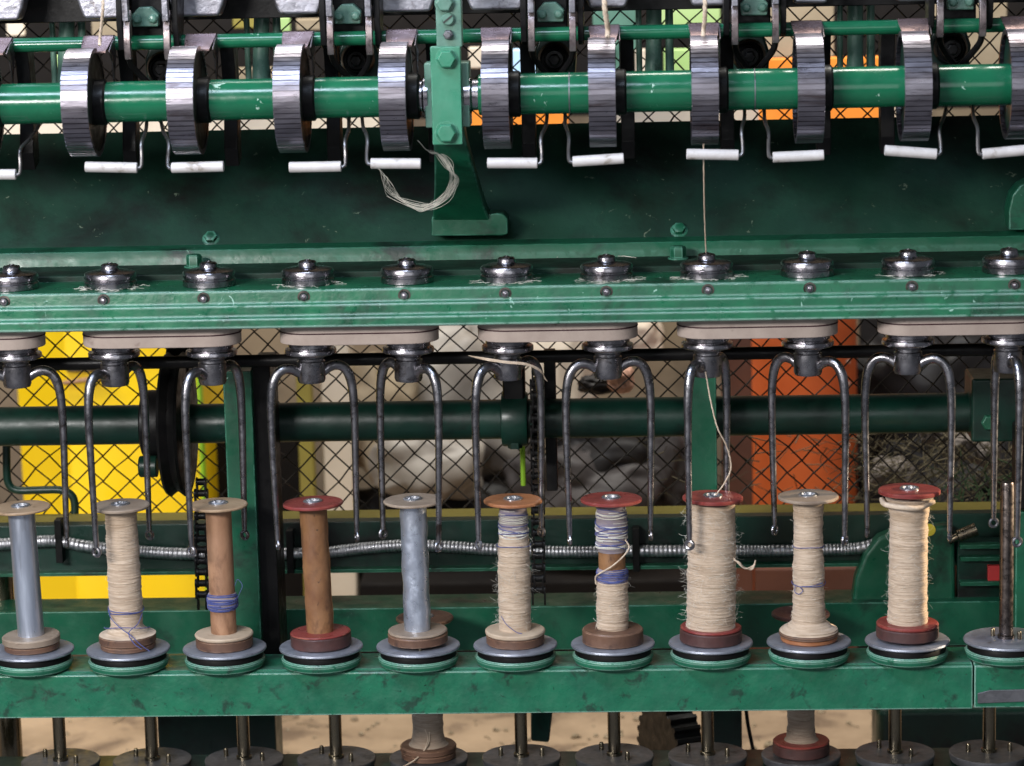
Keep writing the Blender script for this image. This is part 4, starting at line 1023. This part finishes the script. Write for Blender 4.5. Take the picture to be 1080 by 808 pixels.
pbox('olive_board', 'olive', 'olive board standing beside the cream panel', 'board', 310, 336, 345, 640, 1160, 30, 2, ground=True)
pbox('cream_screen', 'cream', 'tall cream panel behind the bare brown bobbin', 'panel', 336, 377, 345, 640, 1180, 60, 3, ground=True)
def sack(name, m, lab, px, py, Y0, rx, ry, rz_, seed, cat='sack', nz_=.16):
    cr = .45 if m in ('pale_sack', 'sack', 'cream') else 1.
    rg = random.Random(seed); p = P(px, py, Y0); b = MB(); vs = []; fs = []; A, Bq = 48, 30
    ph = [rg.uniform(0, 6) for _ in range(8)]
    s_ = mmpx(Y0)
    for i in range(Bq + 1):
        th = math.pi * i / Bq
        for k in range(A):
            a = 2 * math.pi * k / A
            f = 1 + nz_ * (math.sin(3 * a + 2 * th + ph[0]) * .5 + math.sin(5 * a - 3 * th + ph[1]) * .3 + math.sin(2 * a + 5 * th + ph[2]) * .4 + .25 * math.sin(9 * a + ph[3] + 4 * th))
            ex = .75
            nv = Vector((math.cos(a) * math.sin(th), math.sin(a) * math.sin(th), math.cos(th)))
            f *= 1 + cr * .16 * (1 - 2 * abs(mnoise.noise(nv * 2.2 + Vector((seed * 3.1, 0, 0))))) - cr * .10 + cr * .07 * (1 - 2 * abs(mnoise.noise(nv * 5.5 + Vector((0, seed * 1.7, 0)))))
            sx_ = math.copysign(abs(math.sin(th)) ** ex, 1)
            vs.append((p.x + rx * s_ * f * sx_ * math.cos(a), Y0 + ry * s_ * f * sx_ * math.sin(a), p.z + rz_ * s_ * f * math.copysign(abs(math.cos(th)) ** ex, math.cos(th))))
    for i in range(Bq):
        for k in range(A): fs.append((i * A + k, i * A + (k + 1) % A, (i + 1) * A + (k + 1) % A, (i + 1) * A + k))
    b.add(vs, fs)
    return tag(b.build(name, mt[m], org=(p.x, Y0, p.z - rz_ * s_), ang=80, sub=1), lab, cat)
sack('heap_sack', 'sack', 'beige sack behind the dented silver bobbin', 400, 440, 1240, 46, 40, 60, 1)
sack('heap_sack', 'pale_sack', 'pale translucent sack left of the tall chain', 500, 425, 1300, 72, 50, 78, 2)
sack('heap_sack', 'pale_sack', 'crumpled pale sack below the line shaft at centre', 455, 490, 1180, 60, 40, 36, 3)
sack('heap_sack', 'grey_sack', 'grey plastic sack lying behind the half-bare bobbin', 620, 520, 1170, 80, 50, 48, 4)
sack('heap_sack', 'dark_sack', 'black plastic sack slumped right of the tall chain', 645, 492, 1200, 66, 50, 44, 5)
sack('heap_sack', 'grey_sack', 'grey sack behind the fat fuzzy bobbin', 705, 480, 1180, 30, 30, 50, 6)
sack('heap_sack', 'dark_sack', 'black sack at the foot of the heap at centre', 470, 580, 1260, 110, 60, 70, 7)
sack('heap_sack', 'grey_sack', 'low grey sack under the beam behind the fat bobbin', 650, 625, 1260, 120, 60, 50, 8)
sack('heap_sack', 'dark_sack', 'black sack behind the right-hand weeds', 985, 420, 1380, 90, 60, 70, 9)
sack('heap_sack', 'dark_sack', 'black sack behind the motor', 990, 540, 1300, 100, 60, 80, 10)
sack('cream_bundle', 'cream', 'cream bundle right of the tall chain above the line shaft', 590, 390, 1240, 40, 30, 60, 11, 'bundle', .08)
sack('cream_bundle', 'cream', 'cream bundle peeping under the belt left of the middle post', 645, 355, 1380, 55, 30, 28, 12, 'bundle', .08)
sack('clay_pot', 'pink', 'small pinkish round pot above the line shaft', 655, 399, 620, 14, 14, 15, 13, 'pot', .03)
sack('dark_bottle', 'dark_sack', 'dark bottle lying beside the pinkish pot', 632, 405, 640, 22, 14, 10, 14, 'bottle', .05)
for k, (px, py, r) in enumerate(((1012, 470, 18), (1040, 478, 16), (985, 455, 15), (940, 500, 22))):
    sack('stone', 'stone', ['rounded grey stone left of the bearing box', 'brownish stone below the bearing box', 'small stone under the line shaft at right', 'large grey stone behind the sunlit bobbin'][k], px, py, 600, r, r, r * .8, 20 + k, 'stone', .12)
# barrel
Y0 = 1180.; p = P(838, 430, Y0); s_ = mmpx(Y0); top = P(833, 322, Y0).z; o = (p.x, Y0 + 75, -ZF)
t = thing('barrel', 'orange plastic barrel behind the mesh at right', 'barrel', o)
H = top + ZF; rb = 70 * s_
pr = [(rb * .93, 0), (rb, 8)]
for k in range(1, 12): pr += [(rb, H * k / 12)]
pr += [(rb, H - 30), (rb * .96, H - 10), (rb * .8, H)]
MB().lathe(pr, o, 'z', 56).build('body', mt['orange'], t, o)
for dz in (0, 23, 88):
    q = P(894, 380 + dz, Y0 + 30); MB().lathe([(2.6, 0), (2.6, 2), (0, 3)], (q.x, q.y - 10, q.z), 'y', 12).build('rivet', mt['cream'], t, o)
pbox('barrel_shade_board', 'maroon', 'maroon board standing in for the shaded left side of the orange barrel', 'board', 760, 795, 330, 640, 1090, 24, 2, ground=True)  # barrel's shaded side, painted as a dark board in front of it
pbox('barrel_shade_board', 'maroon', 'low maroon board added to darken the foot of the orange barrel', 'board', 796, 905, 600, 690, 1088, 24, 2, ground=True)  # dark board added so the barrel foot looks dim
pbox('storage_crate', 'dark_wood', 'long dark crate carrying the heap of sacks behind the machine', 'crate', 378, 760, 615, 690, 1100, 700, 6, ground=True)
pbox('storage_crate', 'dark_wood', 'dark crate behind the motor and the dry weeds', 'crate', 905, 1130, 545, 690, 1120, 500, 6, ground=True)
pbox('dark_screen', 'dark_sack', 'black screen behind the dry weeds at right', 'screen', 907, 1140, 335, 690, 1640, 30, 2, ground=True)
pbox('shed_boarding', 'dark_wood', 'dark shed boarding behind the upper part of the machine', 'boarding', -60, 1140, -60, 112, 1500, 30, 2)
# dry weeds
b = MB(); rng = random.Random(11)
for k in range(420):
    px = rng.uniform(900, 1085) if rng.random() < .85 else rng.uniform(690, 910); py = rng.uniform(455, 530)
    p = P(px, py, rng.uniform(400, 640)); l = rng.uniform(14, 60)
    d_ = Vector((rng.gauss(0, .8), rng.gauss(0, .4), rng.gauss(.2, .7))).normalized()
    q = Vector((rng.gauss(0, .5), 0, rng.gauss(0, .5)))
    b.tube(catmull([p, p + d_ * l * .5, p + d_ * l + q * l * .4], 3), [.9, .8, .7, .6, .5, .4, .3], 3)
w = tag(b.build('dry_weeds', mt['straw'], org=tuple(P(990, 530, 500)), ang=80), 'tangle of dry brown weeds', 'dry weeds'); w['kind'] = 'stuff'
b = MB()
for k in range(26):
    px = rng.uniform(990, 1062); py = rng.uniform(500, 540); p = P(px, py, 420)
    b.tube(catmull([p, p + Vector((rng.gauss(0, 6), 0, 14)), p + Vector((rng.gauss(0, 14), rng.gauss(0, 6), 30))], 3), [1.4, 1.4, 1.2, 1, .8, .6, .3], 4)
tag(b.build('green_weeds', mt['weed'], org=tuple(P(1030, 540, 420)), ang=80), 'few green weed blades beside the bare spindle', 'weeds')
b = MB(); rng = random.Random(31)
for k in range(420):
    x = rng.uniform(-700, 560); y = rng.uniform(560, 1150); r = abs(rng.gauss(2.2, 2)) + .8
    o = len(b.v); b.lathe([(r * .6, 0), (r, r * .3), (r * .7, r * .8), (0, r)], (x, y, -ZF - .3), 'z', 6)
    for q in range(o, len(b.v)): b.v[q] += Vector((rng.gauss(0, .2), rng.gauss(0, .2), 0)) * r
for k in range(90):
    x = rng.uniform(-700, 560); y = rng.uniform(560, 1150); a = rng.uniform(0, 3.1); l = rng.uniform(10, 50)
    p = Vector((x, y, -ZF + 1.2)); d = Vector((math.cos(a), math.sin(a), 0)) * l
    b.tube(catmull([p, p + d * .5 + Vector((rng.gauss(0, 4), rng.gauss(0, 4), 1)), p + d], 3), .8, 4)
tag(b.build('floor_grit', mt['sack'], org=(0, 850, -ZF), ang=80), 'grit and straw scraps scattered on the sandy floor', 'grit')['kind'] = 'stuff'
# upper background
pbox('orange_sheet', 'tarp', 'bright orange sheet hung behind the rollers at upper right', 'sheet', 800, 936, 62, 140, 1000, 10, 2)
pbox('orange_sheet', 'tarp', 'low orange sheet glimpsed under the shaft beside the bearing post', 'sheet', 478, 600, 112, 150, 1000, 10, 2)
pbox('sky_patch', 'sky_panel', 'pale blue panel painted as the sky glimpsed right of the bearing post', 'sheet', 540, 580, 52, 80, 1000, 10, 2)  # bright sky painted as a pale blue panel
pbox('green_sheet', 'lightgreen', 'light green sheet glimpsed under the arch of the yarn-fed roller', 'sheet', 695, 760, -10, 30, 1000, 10, 2)
pbox('green_sheet', 'lightgreen', 'light green sheet glimpsed above the shaft between the two rovings', 'sheet', 700, 745, 52, 84, 1000, 10, 2)
for (m_, nm, lb, x0, x1, y0, y1) in (('cream', 'scrap_board', 'pale scrap board behind the leftmost arch', 6, 26, 22, 38), ('sack', 'scrap_board', 'tan scrap board behind the roving at left', 96, 126, 20, 42),
        ('lightgreen', 'scrap_board', 'yellow-green strip behind the shaft at far left', 57, 70, 58, 88), ('sack', 'scrap_board', 'tan scrap behind the rod right of the second boss', 240, 290, 72, 88),
        ('lightgreen', 'scrap_board', 'yellow-green strip left of the second rocker pair', 293, 306, 18, 34), ('sack', 'scrap_board', 'tan scrap board above the rod left of the second rocker pair', 312, 345, 20, 32), ('cream', 'scrap_board', 'cream scrap just right of the bearing post', 494, 522, 50, 72),
        ('sack', 'scrap_board', 'tan board right of the third rocker pair', 795, 880, -20, 60), ('sack', 'scrap_board', 'tan board behind the rightmost rocker pair', 985, 1062, -20, 70), ('cream', 'scrap_board', 'cream strip behind the column between the rovings', 665, 682, 52, 84),
        ('olive', 'scrap_board', 'olive scrap under the arch left of the second rocker pair', 245, 272, 14, 30), ('palegreen', 'scrap_board', 'green scrap behind the arch of the thick short roving', 625, 672, 8, 84)):
    pbox(nm, m_, lb, 'board', x0, x1, y0, y1, 1020, 10, 2)
pbox('cream_surface', 'cream', 'long cream strip painted as sunlit wall under the shaft at left', 'board', -40, 400, 104, 150, 1050, 20, 2)  # sunlight on the wall, put into the cream of this strip
pbox('cream_surface', 'cream', 'long cream strip painted as sunlit wall under the shaft at right', 'board', 640, 960, 114, 150, 1050, 20, 2)  # same painted sunlit wall, right-hand stretch

# ------------------------------------------------------------------ light
w = bpy.data.worlds.new('World'); sc.world = w; w.use_nodes = True
bg = w.node_tree.nodes['Background']; bg.inputs[0].default_value = (.80, .88, 1.0, 1); bg.inputs[1].default_value = .14
def area(name, loc, tgt, sx_, sy_, e, col):
    l = bpy.data.lights.new(name, 'AREA'); l.shape = 'RECTANGLE'; l.size = sx_; l.size_y = sy_; l.energy = e; l.color = col
    o = bpy.data.objects.new(name, l); COL.objects.link(o)
    loc = Vector(loc) + Vector((0, 0, ZF * U)); tgt = Vector(tgt) + Vector((0, 0, ZF * U))
    o.location = loc; o.rotation_euler = (tgt - loc).to_track_quat('-Z', 'Y').to_euler(); return o
area('window_light', (-1.5, -2.6, 1.35), (0, 0, .3), 1.15, .40, 98, (1., .97, .95))
area('skylight', (-.7, -1.0, 2.0), (0, 0, .35), 1.9, .30, 44, (.68, .80, 1.))
area('front_fill', (.6, -3.2, .9), (0, 0, .1), 1.6, 1.2, 9, (.95, .97, 1.))
area('rear_fill', (-.1, .62, 1.7), (0, 1.25, .1), 2.2, .35, 66, (1., .96, .88))  # added lamp, brightens the things behind the mesh
def spot(name, loc, tgt, ang, e, col):
    l = bpy.data.lights.new(name, 'SPOT'); l.spot_size = R(ang); l.spot_blend = .25; l.energy = e; l.color = col; l.shadow_soft_size = .045
    o = bpy.data.objects.new(name, l); COL.objects.link(o)
    loc = Vector(loc) + Vector((0, 0, ZF * U)); tgt = Vector(tgt) + Vector((0, 0, ZF * U))
    o.location = loc; o.rotation_euler = (tgt - loc).to_track_quat('-Z', 'Y').to_euler(); return o
spot('low_sun', (2.2, .42, .55), (.35, 0, .085), 8.5, 380, (1., .80, .55))

sc.view_settings.view_transform = 'Standard'; sc.view_settings.look = 'None'; sc.view_settings.exposure = 0; sc.view_settings.gamma = 1
sc.render.engine = 'CYCLES'
sc.cycles.use_denoising = True
sc.cycles.max_bounces = 6
for o in bpy.data.objects:
    if o.get('label') and len(o['label'].split()) > 16: print('LONG', o.name, o['label'])
